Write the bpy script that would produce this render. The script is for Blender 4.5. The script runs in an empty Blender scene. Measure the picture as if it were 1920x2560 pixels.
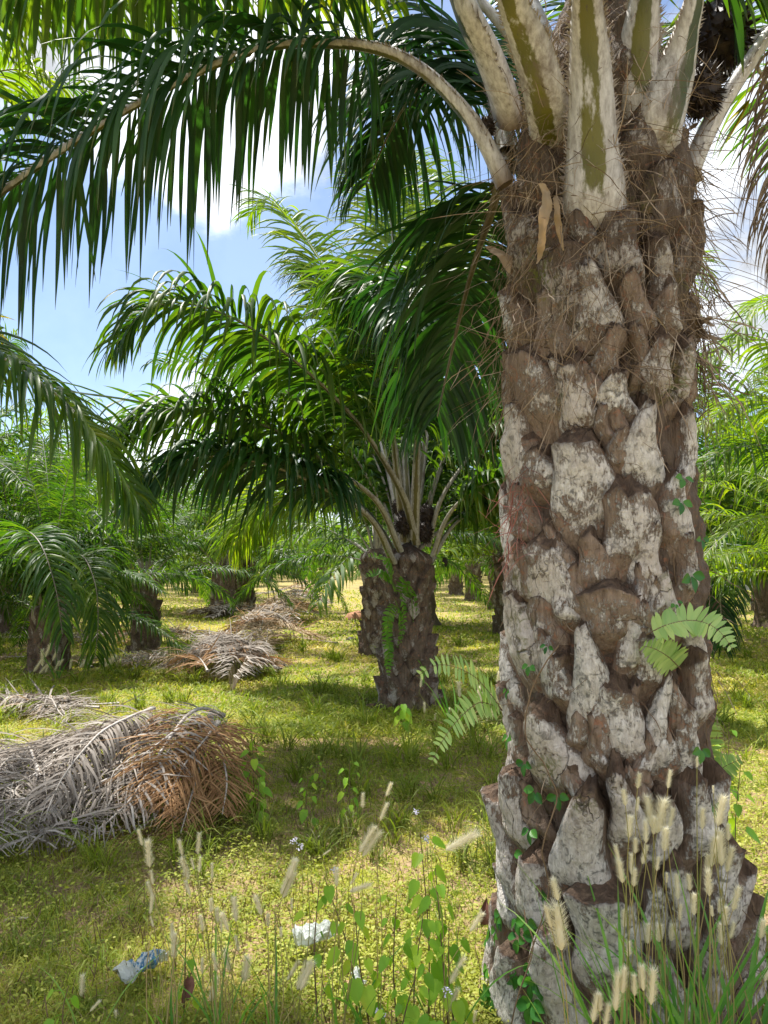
import bpy, math, random
import numpy as np
from mathutils import noise as mnoise, Vector, Matrix
PI = math.pi
sc = bpy.context.scene
COL = sc.collection
# ------------------------------------------------------------------ camera
PITCH = math.radians(4.02); CAMZ = 1.6; FPX = 1849.0
cam = bpy.data.objects.new('camera', bpy.data.cameras.new('camera')); COL.objects.link(cam)
cam.location = (0, 0, CAMZ); cam.rotation_euler = (PI/2+PITCH, 0, 0)
cam.data.sensor_fit = 'VERTICAL'; cam.data.sensor_height = 36; cam.data.lens = 26
cam.data.clip_start = 0.05; cam.data.clip_end = 2000
sc.camera = cam
# ------------------------------------------------------------------ light
SUN_EL = math.radians(66); SUN_AZ = math.radians(-38)      # azimuth from +Y, negative = to the left
sunv = Vector((math.sin(SUN_AZ)*math.cos(SUN_EL), math.cos(SUN_AZ)*math.cos(SUN_EL), math.sin(SUN_EL)))
L = bpy.data.lights.new('sun', 'SUN'); L.energy = 4.2; L.angle = math.radians(1.2); L.color = (1, .96, .88)
so = bpy.data.objects.new('sun', L); COL.objects.link(so)
so.rotation_euler = sunv.to_track_quat('Z', 'Y').to_euler(); so.location = (0, 0, 20)
sc.view_settings.view_transform = 'Standard'; sc.view_settings.look = 'None'
sc.view_settings.exposure = 1.28; sc.view_settings.gamma = 1
try: sc.cycles.max_bounces = 8; sc.cycles.diffuse_bounces = 4; sc.cycles.transmission_bounces = 4
except Exception: pass
W = bpy.data.worlds.new('World'); sc.world = W; W.use_nodes = True
nt = W.node_tree; nt.nodes.clear()
def nd(t, **k):
    n = nt.nodes.new(t)
    for a, b in k.items(): setattr(n, a, b)
    return n
def px_dir(xd, yd):
    sx = (xd/.8641-960)/FPX; sy = (1280-yd/.8641)/FPX
    return np.array([sx, math.cos(PITCH)-sy*math.sin(PITCH), math.sin(PITCH)+sy*math.cos(PITCH)])
out = nd('ShaderNodeOutputWorld'); bg = nd('ShaderNodeBackground'); bg.inputs['Strength'].default_value = 0.08
sky = nd('ShaderNodeTexSky', sky_type='NISHITA'); sky.sun_disc = False
sky.sun_elevation = SUN_EL; sky.sun_rotation = SUN_AZ % (2*PI); sky.dust_density = .5; sky.ozone_density = 3.5
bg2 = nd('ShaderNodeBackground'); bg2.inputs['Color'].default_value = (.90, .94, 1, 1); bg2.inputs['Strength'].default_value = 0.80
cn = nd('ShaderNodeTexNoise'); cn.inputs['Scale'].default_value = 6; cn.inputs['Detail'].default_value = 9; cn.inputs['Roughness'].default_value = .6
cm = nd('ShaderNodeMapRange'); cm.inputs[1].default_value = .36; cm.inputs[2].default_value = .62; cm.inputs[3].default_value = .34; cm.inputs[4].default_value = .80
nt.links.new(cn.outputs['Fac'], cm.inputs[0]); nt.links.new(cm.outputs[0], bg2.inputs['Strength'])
tc = nd('ShaderNodeTexCoord')
mp = nd('ShaderNodeMapping'); mp.inputs['Scale'].default_value = (1, 1, 1.7); mp.inputs['Location'].default_value = (.3, .1, .25)
nz = nd('ShaderNodeTexNoise'); nz.inputs['Scale'].default_value = 3.4; nz.inputs['Detail'].default_value = 10; nz.inputs['Roughness'].default_value = .62
nt.links.new(tc.outputs['Generated'], cn.inputs['Vector']); nt.links.new(tc.outputs['Generated'], mp.inputs[0]); nt.links.new(mp.outputs[0], nz.inputs['Vector'])
nrm = nd('ShaderNodeVectorMath', operation='NORMALIZE'); nt.links.new(tc.outputs['Generated'], nrm.inputs[0])
acc = nz.outputs['Fac']
# cloud banks, plus an unseen one added as fill: direction, angular radius, amount
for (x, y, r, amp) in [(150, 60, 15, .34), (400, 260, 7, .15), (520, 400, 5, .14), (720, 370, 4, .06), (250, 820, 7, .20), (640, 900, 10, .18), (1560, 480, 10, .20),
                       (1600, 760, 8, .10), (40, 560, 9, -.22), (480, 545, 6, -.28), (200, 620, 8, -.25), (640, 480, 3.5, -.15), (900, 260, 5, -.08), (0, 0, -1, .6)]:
    d = px_dir(x, y) if r > 0 else np.array([[.2, -1, .5], [0, -.1, 1]][int(-r)-1]); d /= np.linalg.norm(d); r = r if r > 0 else 52  # negative radius: bank added behind the camera to brighten the trunk front
    dp = nd('ShaderNodeVectorMath', operation='DOT_PRODUCT'); dp.inputs[1].default_value = tuple(d)
    nt.links.new(nrm.outputs[0], dp.inputs[0])
    mr = nd('ShaderNodeMapRange', interpolation_type='SMOOTHSTEP'); mr.inputs[1].default_value = math.cos(math.radians(r*1.5)); mr.inputs[2].default_value = 1
    mr.inputs[3].default_value = 0; mr.inputs[4].default_value = amp
    nt.links.new(dp.outputs['Value'], mr.inputs[0])
    ad = nd('ShaderNodeMath', operation='ADD'); nt.links.new(acc, ad.inputs[0]); nt.links.new(mr.outputs[0], ad.inputs[1]); acc = ad.outputs[0]
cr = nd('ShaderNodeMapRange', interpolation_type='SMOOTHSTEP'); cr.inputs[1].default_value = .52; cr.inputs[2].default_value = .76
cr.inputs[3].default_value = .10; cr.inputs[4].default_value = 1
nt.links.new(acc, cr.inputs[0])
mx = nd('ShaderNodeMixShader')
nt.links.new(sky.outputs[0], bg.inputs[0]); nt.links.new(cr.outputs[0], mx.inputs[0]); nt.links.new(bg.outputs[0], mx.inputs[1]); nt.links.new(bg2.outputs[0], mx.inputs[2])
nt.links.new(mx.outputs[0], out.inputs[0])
# ------------------------------------------------------------------ helpers
def gz(x, y): return .035*np.sin(x*.9+1)*np.cos(y*.7)+.02*np.sin(x*2.3+y*1.7)
def D(xd, yd, Y):
    d = px_dir(xd, yd); t = Y/d[1]
    return np.array([d[0]*t, Y, CAMZ+d[2]*t])
def G(xd, yd):
    d = px_dir(xd, yd); t = -CAMZ/d[2]; return np.array([d[0]*t, d[1]*t, 0.])
def tag(o, label=None, cat=None, group=None, kind=None):
    if label: o['label'] = label
    if cat: o['category'] = cat
    if group: o['group'] = group
    if kind: o['kind'] = kind
    return o
def empty(name, loc=(0, 0, 0), rz=0):
    o = bpy.data.objects.new(name, None); COL.objects.link(o); o.location = tuple(loc); o.rotation_euler = (0, 0, rz); o.empty_display_size = .1
    return o
def link(name, me, parent=None):
    o = bpy.data.objects.new(name, me); COL.objects.link(o)
    if parent is not None: o.parent = parent
    return o
def np_mesh(name, parts, mats, smooth=True, sharp=False):
    """parts: list of (V, F, T, mat_index); F (n,4) or (n,3); T per-vertex colour-ish rgba or float"""
    Vs = []; lt = []; li = []; mi = []; Ts = []; off = 0
    for V, F, T, m in parts:
        V = np.asarray(V, np.float32).reshape(-1, 3); F = np.asarray(F, np.int32)
        Vs.append(V); li.append((F+off).ravel()); lt.append(np.full(len(F), F.shape[1], np.int32)); mi.append(np.full(len(F), m, np.int32))
        T = np.asarray(T, np.float32)
        if T.ndim == 0: T = np.full(len(V), float(T), np.float32)
        if T.ndim == 1: T = np.stack([T, T*0, T*0, T*0+1], 1)
        Ts.append(T); off += len(V)
    V = np.concatenate(Vs); li = np.concatenate(li); lt = np.concatenate(lt); mi = np.concatenate(mi); T = np.concatenate(Ts)
    me = bpy.data.meshes.new(name)
    me.vertices.add(len(V)); me.vertices.foreach_set('co', V.ravel())
    me.loops.add(len(li)); me.loops.foreach_set('vertex_index', li)
    me.polygons.add(len(lt)); ls = np.concatenate([[0], np.cumsum(lt)[:-1]]).astype(np.int32)
    me.polygons.foreach_set('loop_start', ls); me.polygons.foreach_set('loop_total', lt)
    me.polygons.foreach_set('material_index', mi)
    me.polygons.foreach_set('use_smooth', np.full(len(lt), smooth, bool))
    a = me.attributes.new('tint', 'FLOAT_COLOR', 'POINT'); a.data.foreach_set('color', T.astype(np.float32).ravel())
    for m in mats: me.materials.append(m)
    me.update(calc_edges=True)
    return me
def nrmz(a): return a/np.maximum(np.linalg.norm(a, axis=-1, keepdims=True), 1e-9)
def spline(P, M):
    P = np.asarray(P, float); n = len(P)
    if n == 2: return P[0]+(P[1]-P[0])*np.linspace(0, 1, M)[:, None]
    Q = np.vstack([2*P[0]-P[1], P, 2*P[-1]-P[-2]]); o = []
    for t in np.linspace(0, n-1-1e-6, M*3):
        i = int(t); f = t-i; a, b, c, d = Q[i:i+4]
        o.append(.5*((2*b)+(c-a)*f+(2*a-5*b+4*c-d)*f*f+(-a+3*b-3*c+d)*f**3))
    o = np.array(o); s = np.r_[0, np.cumsum(np.linalg.norm(np.diff(o, axis=0), axis=1))]
    t = np.linspace(0, s[-1], M)
    return np.stack([np.interp(t, s, o[:, k]) for k in range(3)], 1)
def frames(P, twist=0):
    t = nrmz(np.gradient(P, axis=0)); h = P[-1]-P[0]; h = np.array([h[0], h[1], 0])
    if np.linalg.norm(h) < .05: h = np.array([1, 0, 0.])
    h /= np.linalg.norm(h); b0 = np.array([h[1], -h[0], 0])
    b = nrmz(b0-(t@b0)[:, None]*t); n = np.cross(b, t)
    tw = (twist*np.linspace(0, 1, len(P)))[:, None]
    return t, b*np.cos(tw)+n*np.sin(tw), n*np.cos(tw)-b*np.sin(tw)
def tube(P, a, c=None, sides=6, fr=None, T=None, cap=True):
    """elliptical tube; a half width along b, c half thickness along n"""
    P = np.asarray(P, float); M = len(P); a = np.broadcast_to(a, M); c = a if c is None else np.broadcast_to(c, M)
    t, b, n = fr if fr is not None else frames(P)
    ang = np.arange(sides)/sides*2*PI
    V = P[:, None]+b[:, None]*(a[:, None]*np.cos(ang))[..., None]+n[:, None]*(c[:, None]*np.sin(ang))[..., None]
    i = np.arange(M-1)[:, None]*sides; j = np.arange(sides)[None]; j2 = (j+1) % sides
    F = np.stack([i+j, i+j2, i+sides+j2, i+sides+j], -1).reshape(-1, 4)
    V = V.reshape(-1, 3)
    if T is None: T = np.full(len(V), .5)
    elif T == 'round': T = np.tile(np.abs(np.cos(ang)), M)
    return V, F, T
def ribbons(P0, d0, w0, Ln, Wd, K, droop, rng, grav=(0, 0, -1), fold=.25, twist=.6, prof=None, curl=0, clampf=None, tint=None, kink=0):
    """vectorised leaf blades. returns V,F,T"""
    N = len(P0); Ln = np.broadcast_to(Ln, N).astype(float); Wd = np.broadcast_to(Wd, N).astype(float); droop = np.broadcast_to(droop, N)
    if prof is None: prof = np.interp(np.linspace(0, 1, K+1), [0, .12, .35, .7, 1], [.35, .85, 1, .7, .04])
    P = P0.copy(); d = nrmz(d0); g = np.array(grav, float); rows = []; phi = rng.normal(0, twist*.5, N)
    tw = rng.normal(0, twist, N); sd = rng.normal(0, .05, (N, 3)); kp = rng.uniform(.3, .9, N)
    fw = 3 if fold > 0 else 2
    for k in range(K+1):
        u = k/K
        w = nrmz(w0-(np.sum(w0*d, 1))[:, None]*d); m = np.cross(d, w)
        a = (phi+tw*u)[:, None]; w2 = w*np.cos(a)+m*np.sin(a); m2 = np.cross(d, w2)
        hw = (Wd*prof[k]*.5)[:, None]
        Q = P
        if fw == 3: r = [Q-w2*hw+m2*hw*fold, Q-m2*hw*fold*.5, Q+w2*hw+m2*hw*fold]
        else: r = [Q-w2*hw, Q+w2*hw]
        rows.append(np.stack(r, 1))
        gd = droop*(.25+1.3*u)
        if kink: gd = gd+kink*(np.abs(u-kp) < .5/K)*3*droop
        d = nrmz(d+g*gd[:, None]*(3./K)+sd*(3./K))
        P = P+d*(Ln/K)[:, None]
        if clampf is not None: P[:, 2] = np.maximum(P[:, 2], clampf(P))
    V = np.stack(rows, 1)                                    # N,K+1,fw,3
    base = np.arange(N)[:, None, None]*(K+1)*fw; kk = np.arange(K)[None, :, None]*fw; jj = np.arange(fw-1)[None, None]
    b = base+kk+jj
    F = np.stack([b, b+1, b+fw+1, b+fw], -1).reshape(-1, 4)
    if tint is None: tint = rng.uniform(0, 1, N)
    T = np.repeat(np.asarray(tint, float), (K+1)*fw)
    uu = np.tile(np.repeat(np.linspace(0, 1, K+1), fw), N)
    return V.reshape(-1, 3), F, np.stack([T, uu, T*0, T*0+1], 1)
# ------------------------------------------------------------------ materials
def new_mat(name):
    m = bpy.data.materials.new(name); m.use_nodes = True; t = m.node_tree; t.nodes.clear()
    def N(ty, **k):
        n = t.nodes.new(ty)
        for a, b in k.items(): setattr(n, a, b)
        return n
    o = N('ShaderNodeOutputMaterial'); return m, t, N, o
def ramp(N, stops, interp='LINEAR'):
    r = N('ShaderNodeValToRGB'); r.color_ramp.interpolation = interp; e = r.color_ramp.elements
    while len(e) < len(stops): e.new(.5)
    for i, (p, c) in enumerate(stops): e[i].position = p; e[i].color = (*c, 1)
    return r
def tintsep(t, N):
    a = N('ShaderNodeAttribute', attribute_name='tint'); s = N('ShaderNodeSeparateColor'); t.links.new(a.outputs['Color'], s.inputs[0]); return s
def mixc(t, N, f, a, b, mode='MIX'):
    m = N('ShaderNodeMix', data_type='RGBA', blend_type=mode)
    for s, v in ((0, f), (6, a), (7, b)):
        if hasattr(v, 'links'): t.links.new(v, m.inputs[s])
        elif isinstance(v, tuple): m.inputs[s].default_value = (*v, 1)
        else: m.inputs[s].default_value = v
    return m.outputs[2]
def leaf_mat(name, stops, trans=.42, tcol=(1.5, 1.7, .5), rough=.48, spec=.38, nscale=2.0, tip=(.25, .17, .06), tipamt=.35):
    m, t, N, o = new_mat(name); s = tintsep(t, N)
    tcn = N('ShaderNodeTexCoord'); nz = N('ShaderNodeTexNoise'); nz.inputs['Scale'].default_value = nscale; nz.inputs['Detail'].default_value = 3
    t.links.new(tcn.outputs['Object'], nz.inputs['Vector'])
    ma = N('ShaderNodeMath', operation='MULTIPLY_ADD'); t.links.new(nz.outputs['Fac'], ma.inputs[0]); ma.inputs[1].default_value = .7; 
    ms = N('ShaderNodeMath', operation='MULTIPLY_ADD'); t.links.new(s.outputs[0], ms.inputs[0]); ms.inputs[1].default_value = .75; ms.inputs[2].default_value = -.22
    t.links.new(ms.outputs[0], ma.inputs[2])
    r = ramp(N, stops); t.links.new(ma.outputs[0], r.inputs[0])
    mr = N('ShaderNodeMapRange'); t.links.new(s.outputs[1], mr.inputs[0]); mr.inputs[1].default_value = .86; mr.inputs[2].default_value = 1; mr.inputs[3].default_value = 0; mr.inputs[4].default_value = tipamt
    c = mixc(t, N, mr.outputs[0], r.outputs[0], tip)
    p = N('ShaderNodeBsdfPrincipled'); p.inputs['Roughness'].default_value = rough; p.inputs['Specular IOR Level'].default_value = spec
    t.links.new(c, p.inputs['Base Color'])
    tr = N('ShaderNodeBsdfTranslucent'); c2 = mixc(t, N, 1.0, c, tcol, 'MULTIPLY'); t.links.new(c2, tr.inputs[0])
    mx = N('ShaderNodeMixShader'); mx.inputs[0].default_value = trans
    t.links.new(p.outputs[0], mx.inputs[1]); t.links.new(tr.outputs[0], mx.inputs[2]); t.links.new(mx.outputs[0], o.inputs[0])
    return m
def bump_to(t, N, p, h, strength=.5, dist=.01):
    b = N('ShaderNodeBump'); b.inputs['Strength'].default_value = strength; b.inputs['Distance'].default_value = dist
    t.links.new(h, b.inputs['Height']); t.links.new(b.outputs[0], p.inputs['Normal'])
def noise(t, N, scale, detail=6, rough=.6, vec=None, sc3=None, dist=0):
    n = N('ShaderNodeTexNoise'); n.inputs['Scale'].default_value = scale; n.inputs['Detail'].default_value = detail; n.inputs['Roughness'].default_value = rough
    n.inputs['Distortion'].default_value = dist
    tcn = N('ShaderNodeTexCoord'); mp = N('ShaderNodeMapping')
    if sc3: mp.inputs['Scale'].default_value = sc3
    t.links.new(tcn.outputs['Object'], mp.inputs[0]); t.links.new(mp.outputs[0], n.inputs['Vector'])
    return n.outputs['Fac']
def mrange(t, N, v, a, b, c=0, d=1):
    m = N('ShaderNodeMapRange'); t.links.new(v, m.inputs[0])
    for i, x in enumerate((a, b, c, d)): m.inputs[i+1].default_value = x
    return m.outputs[0]
def math2(t, N, op, a, b):
    m = N('ShaderNodeMath', operation=op)
    for i, v in enumerate((a, b)):
        if hasattr(v, 'links'): t.links.new(v, m.inputs[i])
        else: m.inputs[i].default_value = v
    return m.outputs[0]
M = {}
DG = [(0, (.014, .045, .013)), (.4, (.034, .085, .012)), (.75, (.08, .135, .012)), (1, (.18, .20, .016))]
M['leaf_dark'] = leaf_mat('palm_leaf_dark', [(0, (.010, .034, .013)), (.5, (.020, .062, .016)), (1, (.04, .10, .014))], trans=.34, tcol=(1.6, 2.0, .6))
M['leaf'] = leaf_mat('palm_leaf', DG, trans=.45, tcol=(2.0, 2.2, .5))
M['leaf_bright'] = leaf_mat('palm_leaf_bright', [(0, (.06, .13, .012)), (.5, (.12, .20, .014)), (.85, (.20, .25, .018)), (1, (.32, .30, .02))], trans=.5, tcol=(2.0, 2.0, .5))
M['leaf_far'] = leaf_mat('palm_leaf_distant', [(0, (.04, .10, .03)), (.5, (.08, .15, .025)), (1, (.17, .22, .025))], trans=.45, tcol=(1.9, 2.0, .6))
M['leaf_yellow'] = leaf_mat('palm_leaf_yellow', [(0, (.25, .24, .02)), (1, (.45, .36, .03))], trans=.5, tcol=(1.3, 1.2, .5))
M['dead_grey'] = leaf_mat('dead_leaf_grey', [(0, (.10, .08, .065)), (.35, (.22, .185, .155)), (.7, (.36, .32, .285)), (1, (.54, .50, .45))], trans=.15, tcol=(1.1, 1, .9), rough=.75, spec=.2, tipamt=0, nscale=5)
M['dead_brown'] = leaf_mat('dead_leaf_brown', [(0, (.09, .045, .022)), (.4, (.25, .135, .06)), (.75, (.40, .235, .11)), (1, (.52, .37, .2))], trans=.2, tcol=(1.2, 1, .7), rough=.7, spec=.2, tipamt=0, nscale=5)
M['dead_straw'] = leaf_mat('dead_leaf_straw', [(0, (.16, .10, .055)), (.5, (.34, .25, .16)), (1, (.52, .43, .31))], trans=.2, tcol=(1.2, 1, .7), rough=.75, spec=.2, tipamt=0, nscale=5)
M['fern'] = leaf_mat('fern_leaf', [(0, (.22, .38, .12)), (.6, (.36, .52, .20)), (1, (.50, .62, .24))], trans=.4, tcol=(1.3, 1.4, .5), rough=.5, tipamt=.1)
M['fern_dark'] = leaf_mat('fern_leaf_dark', [(0, (.03, .10, .012)), (.6, (.06, .16, .02)), (1, (.12, .22, .03))], trans=.4, tcol=(1.6, 1.7, .5), rough=.5, tipamt=.1)
M['fern_mid'] = leaf_mat('fern_leaf_mid', [(0, (.07, .20, .02)), (.6, (.12, .27, .03)), (1, (.22, .34, .04))], trans=.4, tcol=(1.5, 1.6, .5), rough=.5, tipamt=.1)
M['vine'] = leaf_mat('vine_leaf', [(0, (.022, .10, .018)), (.5, (.045, .17, .025)), (1, (.10, .26, .03))], trans=.35, tcol=(1.6, 1.7, .5), rough=.35, nscale=30, tipamt=0)
M['weed'] = leaf_mat('weed_leaf', [(0, (.09, .24, .02)), (.5, (.22, .42, .03)), (.85, (.36, .52, .04)), (1, (.50, .50, .06))], trans=.45, tcol=(1.5, 1.5, .4), rough=.5, nscale=14, tipamt=.25)
M['grass'] = leaf_mat('grass_blade', [(0, (.09, .07, .025)), (.18, (.12, .15, .02)), (.38, (.19, .27, .03)), (.62, (.33, .38, .05)), (.82, (.50, .45, .11)), (1, (.60, .48, .25))], trans=.4, tcol=(1.3, 1.3, .5), rough=.55, spec=.3, nscale=.5, tipamt=.2)
M['herb'] = leaf_mat('herb_leaf', [(0, (.12, .08, .03)), (.25, (.20, .22, .03)), (.6, (.34, .38, .05)), (1, (.55, .52, .16))], trans=.4, tcol=(1.3, 1.3, .5), rough=.55, spec=.3, nscale=1.2, tipamt=.1)
M['straw'] = leaf_mat('dry_straw', [(0, (.22, .15, .07)), (.5, (.42, .33, .17)), (1, (.62, .53, .34))], trans=.25, tcol=(1.1, 1, .8), rough=.7, spec=.2, tipamt=0)
M['blade'] = leaf_mat('tall_grass_blade', [(0, (.06, .20, .025)), (.6, (.14, .32, .05)), (1, (.28, .42, .08))], trans=.4, tcol=(1.4, 1.5, .5), rough=.45, nscale=6, tipamt=.5, tip=(.5, .42, .18))
M['stalk'] = leaf_mat('grass_stalk', [(0, (.16, .20, .04)), (.5, (.34, .30, .10)), (1, (.50, .34, .17))], trans=.2, tcol=(1, 1, .6), rough=.6, tipamt=0)
M['seed'] = leaf_mat('seed_head_fluff', [(0, (.84, .77, .56)), (.5, (.92, .87, .69)), (1, (.96, .93, .80))], trans=.45, tcol=(1, 1, .96), rough=.8, spec=.15, tipamt=0)
M['fibre'] = leaf_mat('trunk_fibre', [(0, (.09, .06, .04)), (.5, (.21, .15, .10)), (1, (.42, .33, .24))], trans=.1, tcol=(1, 1, 1), rough=.8, spec=.2, tipamt=0)
M['root'] = leaf_mat('red_rootlets', [(0, (.16, .05, .035)), (1, (.42, .17, .13))], trans=.1, tcol=(1, 1, 1), rough=.7, tipamt=0)
M['twig'] = leaf_mat('twig', [(0, (.10, .06, .035)), (1, (.22, .15, .08))], trans=.05, tcol=(1, 1, 1), rough=.7, tipamt=0)
M['flower'] = leaf_mat('pale_flower', [(0, (.55, .52, .75)), (1, (.78, .76, .88))], trans=.4, tcol=(1, 1, 1), rough=.6, tipamt=0)
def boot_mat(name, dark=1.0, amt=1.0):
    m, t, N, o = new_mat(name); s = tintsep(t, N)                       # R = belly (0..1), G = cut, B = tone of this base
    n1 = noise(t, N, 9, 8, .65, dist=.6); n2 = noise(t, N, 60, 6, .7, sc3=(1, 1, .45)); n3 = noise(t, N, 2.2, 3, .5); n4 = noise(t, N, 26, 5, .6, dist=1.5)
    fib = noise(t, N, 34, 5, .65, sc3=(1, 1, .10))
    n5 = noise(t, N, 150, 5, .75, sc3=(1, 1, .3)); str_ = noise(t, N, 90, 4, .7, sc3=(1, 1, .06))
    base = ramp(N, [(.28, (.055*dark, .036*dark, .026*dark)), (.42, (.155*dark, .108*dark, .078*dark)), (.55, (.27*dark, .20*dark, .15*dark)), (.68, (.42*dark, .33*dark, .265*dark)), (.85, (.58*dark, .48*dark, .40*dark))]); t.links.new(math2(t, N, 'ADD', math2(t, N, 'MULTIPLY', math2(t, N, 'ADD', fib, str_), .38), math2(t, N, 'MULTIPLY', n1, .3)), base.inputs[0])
    rust = mixc(t, N, math2(t, N, 'MULTIPLY', mrange(t, N, n4, .56, .66), .65), base.outputs[0], (.33, .15, .085))
    wh = ramp(N, [(.25, (.32, .285, .245)), (.5, (.60, .56, .52)), (.7, (.86, .83, .79))]); t.links.new(n2, wh.inputs[0])
    grey = mixc(t, N, mrange(t, N, n4, .52, .64), wh.outputs[0], (.21, .205, .19))
    lil = mixc(t, N, mrange(t, N, n3, .45, .62, 0, .5), grey, (.46, .38, .33))
    # white mask: belly * tone, broken by noise
    k = math2(t, N, 'ADD', math2(t, N, 'MULTIPLY', s.outputs[0], .62), math2(t, N, 'MULTIPLY', s.outputs[2], .62))
    k = math2(t, N, 'ADD', k, math2(t, N, 'MULTIPLY', math2(t, N, 'SUBTRACT', n1, .5), 1.5))
    k = math2(t, N, 'ADD', k, math2(t, N, 'MULTIPLY', math2(t, N, 'SUBTRACT', n2, .5), .7))
    k = math2(t, N, 'ADD', k, math2(t, N, 'MULTIPLY', math2(t, N, 'SUBTRACT', n5, .5), .9)); mask = mrange(t, N, k, .72, .86, 0, amt)
    c = mixc(t, N, mask, rust, lil)
    moss = mixc(t, N, math2(t, N, 'MULTIPLY', mrange(t, N, n3, .60, .70), mrange(t, N, n4, .45, .6)), c, (.15, .17, .04))
    cut = ramp(N, [(.3, (.028, .017, .012)), (.55, (.10, .062, .04)), (.75, (.26, .17, .105))]); t.links.new(fib, cut.inputs[0])
    c2 = mixc(t, N, s.outputs[1], moss, cut.outputs[0])
    vor = N('ShaderNodeTexVoronoi', feature='DISTANCE_TO_EDGE'); vor.inputs['Scale'].default_value = 7; tcn = N('ShaderNodeTexCoord'); mp = N('ShaderNodeMapping'); mp.inputs['Scale'].default_value = (1, 1, .3)
    wn = N('ShaderNodeTexNoise'); wn.inputs['Scale'].default_value = 7; wn.inputs['Detail'].default_value = 4
    va = N('ShaderNodeVectorMath', operation='MULTIPLY_ADD'); t.links.new(tcn.outputs['Object'], wn.inputs['Vector']); t.links.new(wn.outputs['Color'], va.inputs[0]); va.inputs[1].default_value = (.16, .16, .16)
    t.links.new(tcn.outputs['Object'], va.inputs[2]); t.links.new(va.outputs[0], mp.inputs[0]); t.links.new(mp.outputs[0], vor.inputs['Vector'])
    crack = math2(t, N, 'MULTIPLY', mrange(t, N, vor.outputs['Distance'], 0, .014, 1, 0), mrange(t, N, n3, .52, .62, 0, .8))
    c3 = mixc(t, N, math2(t, N, 'MULTIPLY', crack, .75), c2, (.045, .028, .02))
    pit = mrange(t, N, n5, .34, .28, 0, .6); c3 = mixc(t, N, pit, c3, (.05, .032, .024)); c3 = mixc(t, N, mrange(t, N, str_, .40, .30, 0, .6), c3, (.06, .038, .027))
    p = N('ShaderNodeBsdfPrincipled'); p.inputs['Roughness'].default_value = .85; p.inputs['Specular IOR Level'].default_value = .25
    t.links.new(c3, p.inputs['Base Color'])
    h = math2(t, N, 'ADD', math2(t, N, 'MULTIPLY', n2, .5), math2(t, N, 'MULTIPLY', fib, .8)); h = math2(t, N, 'SUBTRACT', h, math2(t, N, 'MULTIPLY', crack, 1.0))
    h = math2(t, N, 'ADD', h, math2(t, N, 'MULTIPLY', mask, .2)); h = math2(t, N, 'ADD', h, math2(t, N, 'MULTIPLY', n5, .35)); h = math2(t, N, 'ADD', h, math2(t, N, 'MULTIPLY', str_, .4)); h = math2(t, N, 'ADD', h, math2(t, N, 'MULTIPLY', n1, .8))
    bump_to(t, N, p, h, 1.0, .018)
    t.links.new(p.outputs[0], o.inputs[0]); return m
M['boot'] = boot_mat('leaf_base_bark')
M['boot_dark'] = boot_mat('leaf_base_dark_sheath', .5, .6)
M['boot_small'] = boot_mat('leaf_base_bark_small', dark=.52, amt=.5)
def petiole_mat(name, white=1.0, g=((.035, .048, .006), (.13, .115, .008))):
    m, t, N, o = new_mat(name); s = tintsep(t, N)
    n1 = noise(t, N, 9, 7, .65, sc3=(1, 1, .35)); n2 = noise(t, N, 55, 5, .7, sc3=(1, 1, .25)); n3 = noise(t, N, 3, 2, .5)
    gr = ramp(N, [(.35, g[0]), (.65, g[1])]); t.links.new(n3, gr.inputs[0])
    wr = ramp(N, [(.3, (.24, .21, .18)), (.55, (.50, .47, .44)), (.8, (.70, .68, .66))]); t.links.new(n2, wr.inputs[0])
    k = math2(t, N, 'ADD', s.outputs[0], math2(t, N, 'MULTIPLY', math2(t, N, 'SUBTRACT', n1, .5), .75)); k = math2(t, N, 'ADD', k, math2(t, N, 'MULTIPLY', math2(t, N, 'SUBTRACT', n2, .5), .35))
    mask = mrange(t, N, k, .36, .46, 0, white); n6 = noise(t, N, 5, 8, .7, sc3=(1, 1, .5))
    c = mixc(t, N, mask, gr.outputs[0], wr.outputs[0])
    c = mixc(t, N, math2(t, N, 'MULTIPLY', mrange(t, N, n6, .54, .64), .75), c, (.12, .085, .06)); c = mixc(t, N, mrange(t, N, n2, .36, .28, 0, .8), c, (.07, .05, .035))
    c = mixc(t, N, s.outputs[1], c, (.15, .10, .065))
    p = N('ShaderNodeBsdfPrincipled'); p.inputs['Roughness'].default_value = .5; t.links.new(c, p.inputs['Base Color'])
    bump_to(t, N, p, n2, .5, .006); t.links.new(p.outputs[0], o.inputs[0]); return m
M['petiole_big'] = petiole_mat('petiole_white_green')
M['petiole'] = petiole_mat('petiole_olive', .55, ((.055, .05, .012), (.13, .11, .03)))
M['petiole_dark'] = petiole_mat('petiole_brown', .25, ((.045, .035, .018), (.09, .07, .03)))
M['rachis_pale'] = petiole_mat('rachis_pale', 1.0, ((.30, .30, .16), (.40, .38, .22)))
M['rachis_dead'] = petiole_mat('rachis_dead', .8, ((.18, .12, .08), (.34, .27, .2)))
def simple_mat(name, stops, scale=8, rough=.8, bs=.5, bd=.01, sc3=None, spec=.3):
    m, t, N, o = new_mat(name); n1 = noise(t, N, scale, 8, .65, sc3=sc3); r = ramp(N, stops); t.links.new(n1, r.inputs[0])
    p = N('ShaderNodeBsdfPrincipled'); p.inputs['Roughness'].default_value = rough; p.inputs['Specular IOR Level'].default_value = spec; t.links.new(r.outputs[0], p.inputs['Base Color'])
    bump_to(t, N, p, n1, bs, bd); t.links.new(p.outputs[0], o.inputs[0]); return m
M['bunch'] = simple_mat('fruit_bunch_dark', [(.3, (.012, .009, .008)), (.6, (.035, .022, .016)), (.8, (.09, .055, .035))], 30, .6)
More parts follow.
